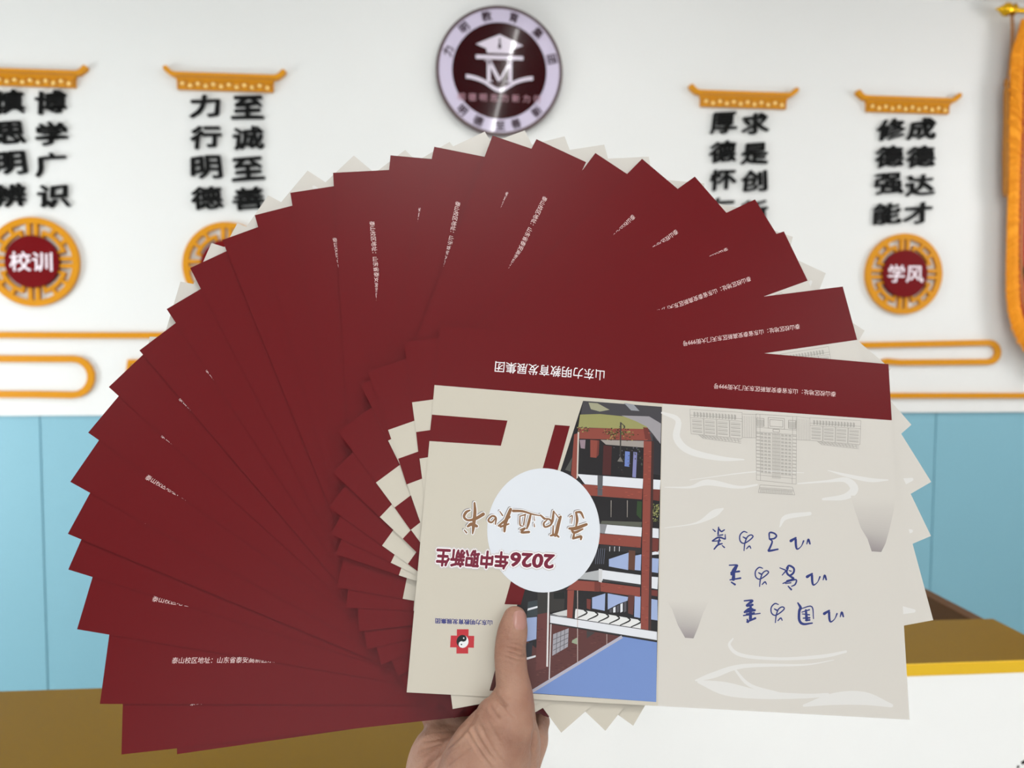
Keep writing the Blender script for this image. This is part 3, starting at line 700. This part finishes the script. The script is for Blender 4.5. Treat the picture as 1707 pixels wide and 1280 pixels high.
    tier([(954, 1067), (963, 1062), (962, 1074), (953, 1071)], srgb(150, 160, 136), 7); tier([(978, 1051), (992, 1054), (978, 1064)], srgb(66, 62, 62), 7)
    tier([(1038, 1061), (1095, 1070.5), (1093.8, 1170), (886, 1155)], SKY, 9)
    k.line((1037, 1061), (886, 1153), .0016, srgb(178, 176, 190), 10)
    # main corner pillar
    tier([(1073, 735), (1086, 735.5), (1080.5, 1050), (1068, 1048)], B, 10); tier([(1086, 735), (1090, 736), (1085, 1050), (1080.5, 1050)], srgb(70, 48, 46), 10)
    for i in range(420):                             # brick courses
        x, y = rnd.uniform(968, 1084), rnd.uniform(718, 1045)
        on_p = 1069.5 < x - (1050 - y) * .0165 < 1079
        rows_ = any(a + (x - 985) * .09 < y < b + (x - 985) * .09 for a, b in ((809, 824), (890, 905), (970, 983)))
        if on_p or (rows_ and x > 990 and x < 1066): P([(x - 2, y), (x + 2, y + .2), (x + 2, y + .9), (x - 2, y + .7)], rnd.choice([srgb(120, 56, 50), srgb(176, 92, 76)]), 11)
    for i in range(240):
        y = rnd.uniform(1045, 1148); x = rnd.uniform(826, 1034)
        if y < 1152 - (x - 886) * .6 - 3 and y > 1044 + (x - 917) * .17 and x > 893: P([(x - 2, y), (x + 2, y + .2), (x + 2, y + .9), (x - 2, y + .7)], rnd.choice([srgb(70, 40, 42), srgb(112, 72, 66)]), 6)
    k.build('campus_picture', front)
    # white round badge with the brush title and the year line
    k = Ink()
    k.poly([(906 + 94 * math.cos(a), 884 + 103.5 * math.sin(a)) for a in [2 * math.pi * i / 72 for i in range(72)]], srgb(222, 226, 233), 12)
    badge = k.build('round_badge', front)
    brush = [([(360,150),(365,250),(350,400),(340,480)],[18,28,28,12]),([(455,270),(370,320),(290,335),(248,300),(270,250),(312,228)],[30,26,20,22,24,14]),([(385,400),(330,378),(288,402)],32),([(250,440),(276,470)],14),
      ([(585,378),(590,310),(550,290),(508,335),(545,358),(592,305)],17),([(748,218),(715,300),(690,370),(682,455)],[26,32,30,20]),([(735,300),(620,395)],[22,18]),([(728,375),(640,405)],20),([(632,240),(662,285)],13),
      ([(848,290),(850,385),(885,400)],14),([(905,280),(888,385)],14),([(962,280),(940,370),(922,425)],24),([(846,292),(908,275)],14),([(850,440),(905,420),(862,465),(945,462)],[12,16,20,22]),([(776,235),(880,240),(980,270),(1060,286)],[24,20,14,10]),([(1000,290),(1006,340)],9),([(1000,372),(1005,405)],11),
      ([(1068,280),(1112,320)],20),([(1112,318),(1172,330),(1182,380),(1120,408),(1104,370),(1142,330)],17),([(1210,240),(1200,330),(1190,372)],22),([(1284,298),(1260,380),(1240,470),(1226,505)],30),([(1212,240),(1262,305)],11),([(1178,500),(1230,492),(1266,516)],22),([(1205,395),(1203,485)],17),
      ([(1450,252),(1462,330),(1450,405)],24),([(1450,250),(1500,252),(1532,312)],22),([(1380,302),(1410,288),(1402,372)],11),([(1378,424),(1450,422),(1562,380)],[20,32,24]),([(1400,430),(1432,468),(1522,430)],24),([(1420,532),(1500,510),(1502,542)],[18,24,16]),([(1432,468),(1420,530)],22)]
    k = Ink()
    for sh, gr, col, z in (((-10, -9), 12, srgb(150, 146, 146), 13), ((0, 0), 16, srgb(244, 244, 246), 14), ((0, 0), -1, srgb(140, 102, 72), 15)):
        for pts, w in brush:
            w = w if hasattr(w, '__len__') else ([w * .7, w] if len(pts) == 2 else [w * .75] + [w] * (len(pts) - 2) + [w * .6])
            k.stroke([(735 + (x + sh[0]) / 6.442, 815 + (y + sh[1]) / 6.442) for x, y in pts], [(a * 1.3 + gr) / 6.442 for a in w], col, z)
    k.build('title_lettering', front)
    k = Ink()
    for z, of, col in ((12.5, .17, srgb(204, 202, 202)), (13.5, .11, srgb(246, 240, 242)), (14.6, .045, srgb(118, 34, 56))):
        k.text('2026', (924, 925), (853, 921), (921.2, 947), col, z, of * .9)
        k.text('年中职新生', (848, 920.6), (729, 914.5), (845.5, 948.5), col, z, of)
    k.build('year_lettering', front)
    k = Ink(); k.text('山东力明教育发展集团', (820.5, 1033.8), (726, 1030.5), (820.5, 1042.3), srgb(62, 66, 128), 2, .03); k.build('school_lettering', front)
    k = Ink(); RC = srgb(190, 52, 60); a, b = 9.8, 20.3
    k.poly([(771 - a + .4, 1069 - b), (771 + a + .4, 1069 - b), (771 + a - .4, 1069 + b), (771 - a - .4, 1069 + b)], RC, 2)
    k.poly([(771 - b + .8, 1069 - a), (771 + b - .8, 1069 - a + .6), (771 + b - 1.4, 1069 + a + .8), (771 - b - .4, 1069 + a)], RC, 3)
    circ = lambda cx, cy, r, a0=0, a1=360, n=24: [(cx + r * math.cos(math.radians(a0 + (a1 - a0) * i / n)), cy + r * 1.08 * math.sin(math.radians(a0 + (a1 - a0) * i / n))) for i in range(n + (a1 - a0 < 360))]
    k.poly(circ(771, 1069, 10), srgb(236, 238, 240), 4); k.poly(circ(771, 1069, 10, 100, 300), srgb(24, 32, 34), 5)
    k.poly(circ(773, 1064, 4.9), srgb(24, 32, 34), 6); k.poly(circ(769.4, 1074, 4.9), srgb(236, 238, 240), 7); k.poly(circ(773, 1063.6, 1.2), srgb(236, 238, 240), 8); k.poly(circ(769.2, 1074, 1.2), srgb(24, 32, 34), 8)
    k.build('school_crest', front)
    # ---- back cover (the right half as held)
    k = Ink()
    k.poly([(FOLD, 0), (SW, 0), (SW, .0365), (FOLD, .0378)], MAROON, 1, False)
    MIST = srgb(222, 220, 217)
    for pts, w in (([(1104, 688), (1130, 700), (1128, 730), (1150, 752), (1200, 764), (1240, 766)], [4, 9, 12, 11, 8, 2]), ([(1108, 812), (1150, 812), (1180, 804), (1230, 812), (1262, 808)], [1, 4, 10, 5, 3]),
                   ([(1330, 806), (1380, 802), (1410, 800), (1424, 815), (1408, 828), (1372, 832)], [2, 4, 9, 14, 10, 4]), ([(1108, 880), (1160, 872), (1190, 856), (1205, 848)], [1, 3, 12, 3]), ([(1300, 878), (1310, 862), (1350, 856)], [2, 8, 6]),
                   ([(1380, 784), (1410, 792), (1450, 800), (1480, 800)], [1, 5, 7, 2]), ([(1222, 1064), (1216, 1076), (1236, 1092), (1300, 1098), (1370, 1094), (1410, 1086)], [2, 5, 6, 5, 6, 4]),
                   ([(1160, 1134), (1190, 1125), (1240, 1110), (1340, 1108), (1390, 1100)], [3, 10, 7, 3, 1]), ([(1165, 1136), (1210, 1148), (1270, 1158), (1340, 1160), (1380, 1158)], [6, 22, 14, 8, 6]), ([(1222, 1112), (1250, 1142), (1300, 1156)], [3, 6, 4]), ([(1340, 1176), (1390, 1165), (1440, 1164), (1486, 1176)], [4, 20, 22, 6]), ([(1150, 800), (1262, 786), (1340, 788)], [1, 2, 1])):
        k.stroke(pts, w, MIST, 2)
    def peak(L, R, t0):
        pts = list(zip(L, R)); c0, c1 = np.array(CREAM_B), np.array(srgb(152, 144, 145))
        P2 = []
        for i in range(len(pts) - 1):
            for q in range(8):
                t = q / 8; P2.append((tuple(np.array(pts[i][0]) * (1 - t) + np.array(pts[i + 1][0]) * t), tuple(np.array(pts[i][1]) * (1 - t) + np.array(pts[i + 1][1]) * t)))
        P2.append(pts[-1]); k.grad(P2, lambda t: tuple(c0 + (c1 - c0) * t ** 1.4), 3)
    peak([(1418, 826), (1424, 848), (1435, 880), (1446, 898), (1453, 919)], [(1492, 828), (1490, 850), (1482, 885), (1476, 906), (1469, 920)], 0)
    peak([(1110, 1000), (1120, 1015), (1130, 1042), (1142, 1063)], [(1184, 998), (1172, 1022), (1164, 1045), (1156, 1064)], 0)
    back = k.build('back_cover', root, (FOLD, SW, .00015, CREAM_B, srgb(215, 212, 206)))
    k = Ink(); k.text('泰山校区地址：山东省泰安高新区东天门大街999号', (1393.5, 652.9), (1190.5, 639.1), (1393, 661.5), TEXTW, 2); k.build('address_lettering', back)
    # line drawing of the main building, standing on its head
    k = Ink(); G = srgb(158, 154, 148); G2 = srgb(176, 172, 166)
    def quad(a, b, c, d):
        a, b, c, d = map(np.array, (a, b, c, d)); return lambda s, t: tuple((a * (1 - s) + b * s) * (1 - t) + (d * (1 - s) + c * s) * t)
    def L(q, s0, t0, s1, t1, w=.00022, col=G): k.line(q(s0, t0), q(s1, t1), w, col, 4)
    for (a, b, c, d) in (((1150, 682), (1237, 687.5), (1237, 731), (1152, 723)), ((1350, 696), (1435, 701), (1433.5, 741), (1350, 734))):
        q = quad(a, b, c, d)
        for t in (0, .24, .34, 1): L(q, 0, t, 1, t)
        for s in (0, 1): L(q, s, 0, s, 1)
        for i in range(1, 4): L(q, i / 4, .34, i / 4, .98); L(q, i / 4 + .012, .34, i / 4 + .012, .98)
        for r in range(4):
            for i in range(4):
                for h in (0, .06): L(q, i / 4 + .03, .42 + r * .14 + h, i / 4 + .22, .42 + r * .14 + h, .0006 if h else .0003, G2)
        for i in range(14): L(q, .08 + i * .06, .1, .08 + i * .06, .3, .0009, G2); L(q, .1 + i * .06, .12, .1 + i * .06, .28)
        q2 = quad(q(.14, 1), q(.98, 1), q(.98, 1.18), q(.22, 1.14))
        for t in (.25, .6, 1): L(q2, 0, t, 1, t)
        for i in range(12): L(q2, i / 12, .1, i / 12 + .03, .9)
    for a, b, c, d in (((1238, 690), (1262, 691), (1261, 730), (1238, 729)), ((1327, 694), (1350, 697), (1350, 734), (1328, 733))):
        q = quad(a, b, c, d)
        for i in range(9): L(q, i / 8, .08, i / 8, 1, .00016)
        for t in (0, 1): L(q, 0, t, 1, t)
    q = quad((1260, 690), (1328, 694.5), (1327, 807), (1261, 800))
    for s in (0, .1, .9, 1): L(q, s, 0, s, 1)
    for t in (0, .2, .27, .92, 1): L(q, 0, t, 1, t)
    for r in range(12):
        t = .29 + r * .052
        for s0 in (.11, .2, .29, .62, .71, .8): L(q, s0, t, s0 + .07, t, .0009, G2); L(q, s0, t + .02, s0 + .08, t + .02, .0002)
        L(q, 0, t, .1, t, .0006, G2); L(q, .9, t, 1, t, .0006, G2); L(q, .4, t, .6, t, .0002)
    for i in range(9): L(q, .4 + i * .025, .27, .4 + i * .025, .95, .00016)
    for s0, s1, t0, t1 in ((.3, .7, .04, .2), (.34, .66, .07, .17), (.02, .2, .06, .18), (.8, .98, .06, .18), (.42, .58, .21, .25)):
        for a, b, c, d in ((s0, t0, s1, t0), (s1, t0, s1, t1), (s1, t1, s0, t1), (s0, t1, s0, t0)): L(q, a, b, c, d, .0003)
    for i in range(6): L(q, .03 + i * .03, .08, .03 + i * .03, .17, .0005, G2); L(q, .81 + i * .03, .08, .81 + i * .03, .17, .0005, G2)
    q = quad((1267, 808), (1321, 812), (1325, 825), (1264, 821))
    for t in (0, .35, .5, 1): L(q, 0, t, 1, t)
    for s in (0, 1): L(q, s, 0, s, 1)
    for i in range(22): L(q, .05 + i * .042, .5, .05 + i * .042, .95, .0004, G2); 
    k.build('building_drawing', back)
    # navy brush motto, three lines
    k = Ink(); NV = srgb(52, 62, 122)
    yi = [([(932,212),(988,176)],[30,16]),([(985,195),(990,275),(1006,304),(1048,272),(1075,212)],[24,22,16,9,16]),([(1110,248),(1128,196),(1146,245)],[9,20,16])]
    wei = [([(440,118),(400,108),(360,150),(362,212),(402,240),(460,210),(506,165),(482,145),(440,172),(415,240),(405,322)],13),([(395,168),(428,186)],17),([(434,300),(466,270),(482,296)],14)]
    zi = [([(690,188),(692,122),(742,126),(770,156),(742,186),(690,190)],17),([(690,192),(722,220),(692,300),(686,324),(786,306)],[12,16,20,22,16])]
    rong = [([(56,82),(82,105)],14),([(120,58),(114,135)],17),([(120,70),(150,106),(186,88)],16),([(194,140),(196,190)],13),([(50,212),(120,172),(192,192)],18),([(108,152),(166,144)],14),([(130,190),(118,236)],20),([(70,305),(112,258),(160,243)],18),([(52,216),(140,210)],14),([(160,264),(186,286)],14)]
    zhu = [([(240,485),(328,484),(320,512)],16),([(318,500),(292,545),(268,585)],40),([(258,568),(352,554)],20),([(292,560),(286,642)],36),([(248,650),(366,630)],18),([(264,676),(304,702)],20)]
    jia = [([(808,515),(872,540)],14),([(834,597),(872,553)],14),([(882,520),(912,490),(964,520),(960,570),(916,600),(884,562),(902,512)],20),([(910,545),(935,552)],12),([(912,602),(962,640),(888,662)],[16,24,18]),([(842,690),(900,668),(990,648),(980,700),(940,722)],15),([(870,692),(932,682)],12),([(902,722),(936,758)],18)]
    zhong = [([(408,885),(500,880),(482,912)],18),([(482,895),(440,937)],28),([(442,945),(500,930)],24),([(480,940),(478,1090)],32),([(412,1012),(470,975),(522,992)],28),([(428,1012),(526,990)],24),([(400,1050),(586,1026)],[14,12]),([(430,1032),(520,1020)],16),([(438,1122),(532,1080)],22),([(442,1095),(450,1122)],24)]
    guo = [([(1010,908),(1040,962),(1026,1000),(1026,1100),(1070,1145),(1172,1135)],[14,28,26,26,24,14]),([(1050,972),(1166,950),(1186,1085)],13),([(1055,1012),(1140,985)],14),([(1100,990),(1110,1100)],30),([(1060,1032),(1140,1042)],14),([(1070,1080),(1142,1075)],18),([(1096,1106),(1142,1100)],18)]
    for gl, dx, dy in ((yi, 0, 0), (yi, 183, 403), (yi, 375, 817), (wei, 0, 0), (wei, 175, 402), (wei, 352, 808), (zi, 0, 0), (rong, 0, 0), (zhu, 0, 0), (jia, 0, 0), (zhong, 0, 0), (guo, 0, 0)):
        for pts, w in gl:
            w = w if hasattr(w, '__len__') else ([w * .7, w] if len(pts) == 2 else [w * .75] + [w] * (len(pts) - 2) + [w * .75])
            k.stroke([(1180 + (x + dx) / 6.736, 870 + (y + dy) / 6.736) for x, y in pts], [a * 1.15 / 6.736 for a in w], NV, 4)
    k.build('motto_lettering', back)
    return root

def copy_tree(o, parent=None):
    c = o.copy(); COL.objects.link(c)
    if parent is not None: c.parent = parent
    for ch in [x for x in bpy.data.objects if x.parent is o]: copy_tree(ch, c)
    return c
ORD = ['front', 'second', 'third', 'fourth', 'fifth', 'sixth', 'seventh', 'eighth', 'ninth', 'tenth', 'eleventh', 'twelfth', 'thirteenth', 'fourteenth', 'fifteenth', 'sixteenth', 'seventeenth', 'eighteenth', 'nineteenth', 'twentieth', 'twenty-first', 'twenty-second', 'twenty-third', 'twenty-fourth', 'twenty-fifth', 'twenty-sixth', 'twenty-seventh']
NOTE = ['', 'full address line showing, strip pointing right', 'full address line showing, below the 怀仁 column', 'its corner under the cut-off characters', 'strip corner left of the 厚德 column', 'strip peak right of emblem, address half covered', 'strip peak with address almost covered',
        'strip peak just right of the emblem\'s foot', 'strip peak touching emblem foot, shadow on its left', 'strip corner just left of the emblem, long address', 'strip corner further left of the emblem', 'long address readable down its strip', 'short cut address running down its strip', 'only a trace of address showing', 'strip corner covering the hidden medallion\'s side',
        'corner over the half-hidden medallion', 'corner below the half-hidden medallion', 'corner beside the long gold bar', 'corner beside the square gold line', 'corner where white wall meets blue', 'leftmost group, address half covered', 'leftmost corners, only a trace of address', 'the farthest left corner over blue', 'lower left, address tilted slightly down', 'lower left, strip level, long address upright', 'lowest corner over the mustard desk wing', 'rearmost, only a sliver showing along the bottom edge']
first = make_brochure()
for i in range(27):
    o = first if i == 0 else copy_tree(first)
    o.matrix_world = sheet_matrix(i)
    o['label'] = 'open red and cream brochure at the front of the fan, whole printed cover showing' if i == 0 else f'{ORD[i]} brochure counting from the fan front, {NOTE[i]}'

# ------------------------------------------------------------------ the hand that holds the fan
def hp(px, py, dz):                               # a point dz metres behind the front brochure's plane, photographer's axes
    z = fan_depth(px, py) + dz
    return Vector(((px - CX) / FPX * z, (py - CY) / FPX * z, z))
CHAINS = [   # (px, py, depth mm behind the front sheet, radius mm): joints of each digit, then palm, wrist, forearm
    [(858, 1031, -7.5, 7.0), (855, 1050, -8.8, 8.4), (851, 1075, -9.2, 8.6), (851, 1096, -9.8, 8.9), (853, 1125, -10.5, 9.0), (857, 1155, -11, 10.3), (850, 1190, -12, 14.5), (832, 1230, -7, 20), (812, 1275, -2, 24), (796, 1340, 2, 26), (785, 1420, 4, 26), (780, 1470, 2, 26)],
    [(850, 1175, -10, 12), (842, 1205, -11, 17), (862, 1240, -2, 13), (845, 1290, 2, 17)],
    [(898, 1203, 21, 6.8), (886, 1222, 19, 11), (862, 1265, 12, 14), (830, 1330, 10, 20)],
    [(896, 1204, 23, 6.5), (880, 1180, 29, 8.8), (830, 1128, 30, 8), (790, 1098, 29, 7.2), (765, 1084, 28, 6.2)],
    [(860, 1240, 30, 10), (800, 1168, 34, 8.8), (742, 1128, 31, 8), (708, 1108, 29, 6.6)],
    [(800, 1250, 31, 10), (752, 1188, 34, 8.2), (706, 1158, 31, 7.3), (676, 1144, 28, 6)],
    [(748, 1255, 31, 9), (716, 1185, 33, 6.6), (680, 1166, 30, 6.2), (655, 1156, 27, 5)],
    [(762, 1234, 32, 11), (738, 1252, 30, 17), (733, 1300, 21, 20), (752, 1370, 14, 23), (785, 1440, 6, 24)],
    [(740, 1240, 34, 13), (800, 1262, 32, 14), (862, 1262, 28, 12)],
    [(790, 1300, 14, 26), (800, 1360, 8, 26)],
]
def joint(a, b, c, r): return tuple(hp(a, b, c / 1000)) + (r / 1000,)
PATHS = [[joint(*j) for j in ch] for ch in CHAINS]
w_ = PATHS[0][-2]                                 # the forearm runs back from the wrist towards the photographer
PATHS.append([w_, (w_[0] + .002, .30, .375, .029), (.0, .36, .28, .036), (.02, .42, .15, .042), (.03, .445, .08, .042)])
bm = bmesh.new()
for ch in PATHS:
    P = smooth_path(ch, 5)
    pts = [Vector(p[:3]) for p in P]; rr = [p[3] for p in P]
    # rounded ends
    def cap(p, q, r):
        d = (p - q).normalized(); return [(p + d * r * math.sin(a), r * math.cos(a)) for a in (.5, .95, 1.3)]
    A, Bc = cap(pts[0], pts[1], rr[0]), cap(pts[-1], pts[-2], rr[-1])
    pts = [x for x, _ in reversed(A)] + pts + [x for x, _ in Bc]; rr = [x for _, x in reversed(A)] + rr + [x for _, x in Bc]
    add_tube(bm, pts, rr, 20)
bmesh.ops.recalc_face_normals(bm, faces=bm.faces[:])
me = bpy.data.meshes.new('hand_rough'); bm.to_mesh(me); bm.free()
tmp = bpy.data.objects.new('hand_rough', me); COL.objects.link(tmp)
rm = tmp.modifiers.new('r', 'REMESH'); rm.mode = 'VOXEL'; rm.voxel_size = 0.0008
sm = tmp.modifiers.new('s', 'SMOOTH'); sm.factor = 0.5; sm.iterations = 24
dg = bpy.context.evaluated_depsgraph_get(); dg.update()
hand_me = bpy.data.meshes.new_from_object(tmp.evaluated_get(dg)); hand_me.name = 'person'
bpy.data.objects.remove(tmp); bpy.data.meshes.remove(me)

n = len(hand_me.vertices)
co = np.empty(n * 3); hand_me.vertices.foreach_get('co', co); co = co.reshape(-1, 3)
no = np.empty(n * 3); hand_me.vertices.foreach_get('normal', no); no = no.reshape(-1, 3)
px = CX + FPX * co[:, 0] / co[:, 2]; py = CY + FPX * co[:, 1] / co[:, 2]
front = np.clip(-no[:, 2] * 1.6, 0, 1)
disp = np.zeros(n)
def crease(pts, w, depth, bulge=0.35):            # a fold in the skin along a path seen on the near side of the hand
    P = np.array(smooth_path(pts, 6)); best = np.full(n, 1e9); tt = np.zeros(n)
    for i in range(len(P) - 1):
        a, b = P[i], P[i + 1]; d = b - a; L2 = d @ d + 1e-9
        t = np.clip(((px - a[0]) * d[0] + (py - a[1]) * d[1]) / L2, 0, 1)
        dd = np.hypot(px - a[0] - t * d[0], py - a[1] - t * d[1]); m = dd < best
        best[m] = dd[m]; tt[m] = (i + t[m]) / (len(P) - 1)
    fade = np.clip(np.minimum(tt, 1 - tt) * 6, 0.15, 1)
    return fade * (-depth * np.exp(-(best / w) ** 2) + depth * bulge * np.exp(-((best - 2.6 * w) / (1.5 * w)) ** 2))
for pts, w, d in (
    ([(843, 1080), (856, 1082), (870, 1086), (878, 1092)], 1.8, .00055), ([(840, 1086), (856, 1090), (868, 1094), (878, 1094)], 1.8, .0006), ([(848, 1074), (862, 1074), (876, 1080)], 1.6, .00035), ([(838, 1094), (856, 1100), (872, 1104)], 1.6, .00035), ([(846, 1068), (862, 1068), (876, 1072)], 1.5, .0002),
    ([(824, 1150), (832, 1165), (848, 1180)], 2.4, .0010), ([(816, 1172), (824, 1188), (834, 1200)], 2.2, .0006), ([(836, 1170), (850, 1188), (860, 1196)], 2.0, .0004),
    ([(785, 1203), (798, 1230), (812, 1252), (830, 1274)], 2.4, .0007), ([(776, 1212), (790, 1238), (806, 1262), (822, 1284)], 2.2, .0006), ([(800, 1206), (812, 1232), (826, 1256), (842, 1276)], 2.2, .0005), ([(812, 1200), (824, 1220), (836, 1240)], 2.2, .0003),
    ([(790, 1196), (775, 1216), (752, 1240), (722, 1264), (700, 1285)], 3.2, .0016),
    ([(705, 1222), (735, 1218), (770, 1220)], 2.4, .0005), ([(700, 1236), (730, 1232), (768, 1226)], 2.2, .0005), ([(698, 1250), (725, 1242), (752, 1236)], 2.2, .0005), ([(720, 1278), (745, 1256), (770, 1240)], 2.2, .0005), ([(740, 1280), (762, 1262), (790, 1246)], 2.0, .0004),
    ([(891, 1180), (893, 1205), (890, 1230), (886, 1262)], 2.8, .0012), ([(893, 1208), (900, 1218), (908, 1224)], 2.0, .0006), ([(896, 1222), (904, 1232)], 1.8, .0004)):
    disp += crease(pts, w, d * 1.5)
# the pad edge around the nail
rng = np.random.default_rng(2)
co = co + no * (disp * front)[:, None]
hand_me.vertices.foreach_set('co', co.ravel())
hand_me.update()
bvh = BVHTree.FromPolygons([Vector(c) for c in co], [tuple(p.vertices) for p in hand_me.polygons])
def patch(fn, nu, nv, lift):                      # a thin plate that follows the skin over an area
    V = []
    for j in range(nv + 1):
        for i in range(nu + 1):
            x, y = fn(i / nu * 2 - 1, j / nv * 2 - 1); d = Vector(((x - CX) / FPX, (y - CY) / FPX, 1)).normalized()
            loc, nor, _, _ = bvh.ray_cast(Vector((0, 0, 0)), d)
            if loc is None: loc, nor = V[-1][0], V[-1][1]
            V.append((loc, nor))
    rim = lambda i, j: max(abs(i / nu * 2 - 1), abs(j / nv * 2 - 1))
    pts = [c + nn * lift * (1 - rim(k % (nu + 1), k // (nu + 1)) ** 4 * 1.1) for k, (c, nn) in enumerate(V)]
    F = [(j * (nu + 1) + i, j * (nu + 1) + i + 1, (j + 1) * (nu + 1) + i + 1, (j + 1) * (nu + 1) + i) for j in range(nv) for i in range(nu)]
    return pts, F
def nail_at(u, v):
    # squircle mapping, wider at the free edge, tilted to the right with the thumb
    x = u * math.sqrt(1 - .38 * v * v) * 11.5; y = v * math.sqrt(1 - .38 * u * u) * 17
    return 866.5 + x + y * .02, 1033.5 + y
pts, F = patch(nail_at, 14, 18, .0005)
to_world = lambda c: cw(c[0], c[1], c[2])
base = cw(*hp(800, 1300, .01))
W3 = lambda c: to_world(c) - base
for v, c in zip(hand_me.vertices, co): v.co = W3(c)
hand_me.flip_normals()
for p in hand_me.polygons: p.use_smooth = True
hand_me.update(); hand_me.materials.clear()
bmh = bmesh.new(); bmh.from_mesh(hand_me); bmesh.ops.recalc_face_normals(bmh, faces=bmh.faces[:]); bmh.to_mesh(hand_me); bmh.free()
hand = obj('person', hand_me, M['skin']); hand.location = base
tag(hand, 'bare right hand rising from the bottom edge, thumb in front, gripping the fan of brochures', 'person')
nm = bpy.data.meshes.new('thumbnail'); nm.from_pydata([W3(c) for c in pts], [], F)
for p in nm.polygons: p.use_smooth = True
nm.update(); obj('thumbnail', nm, M['nail'], hand)
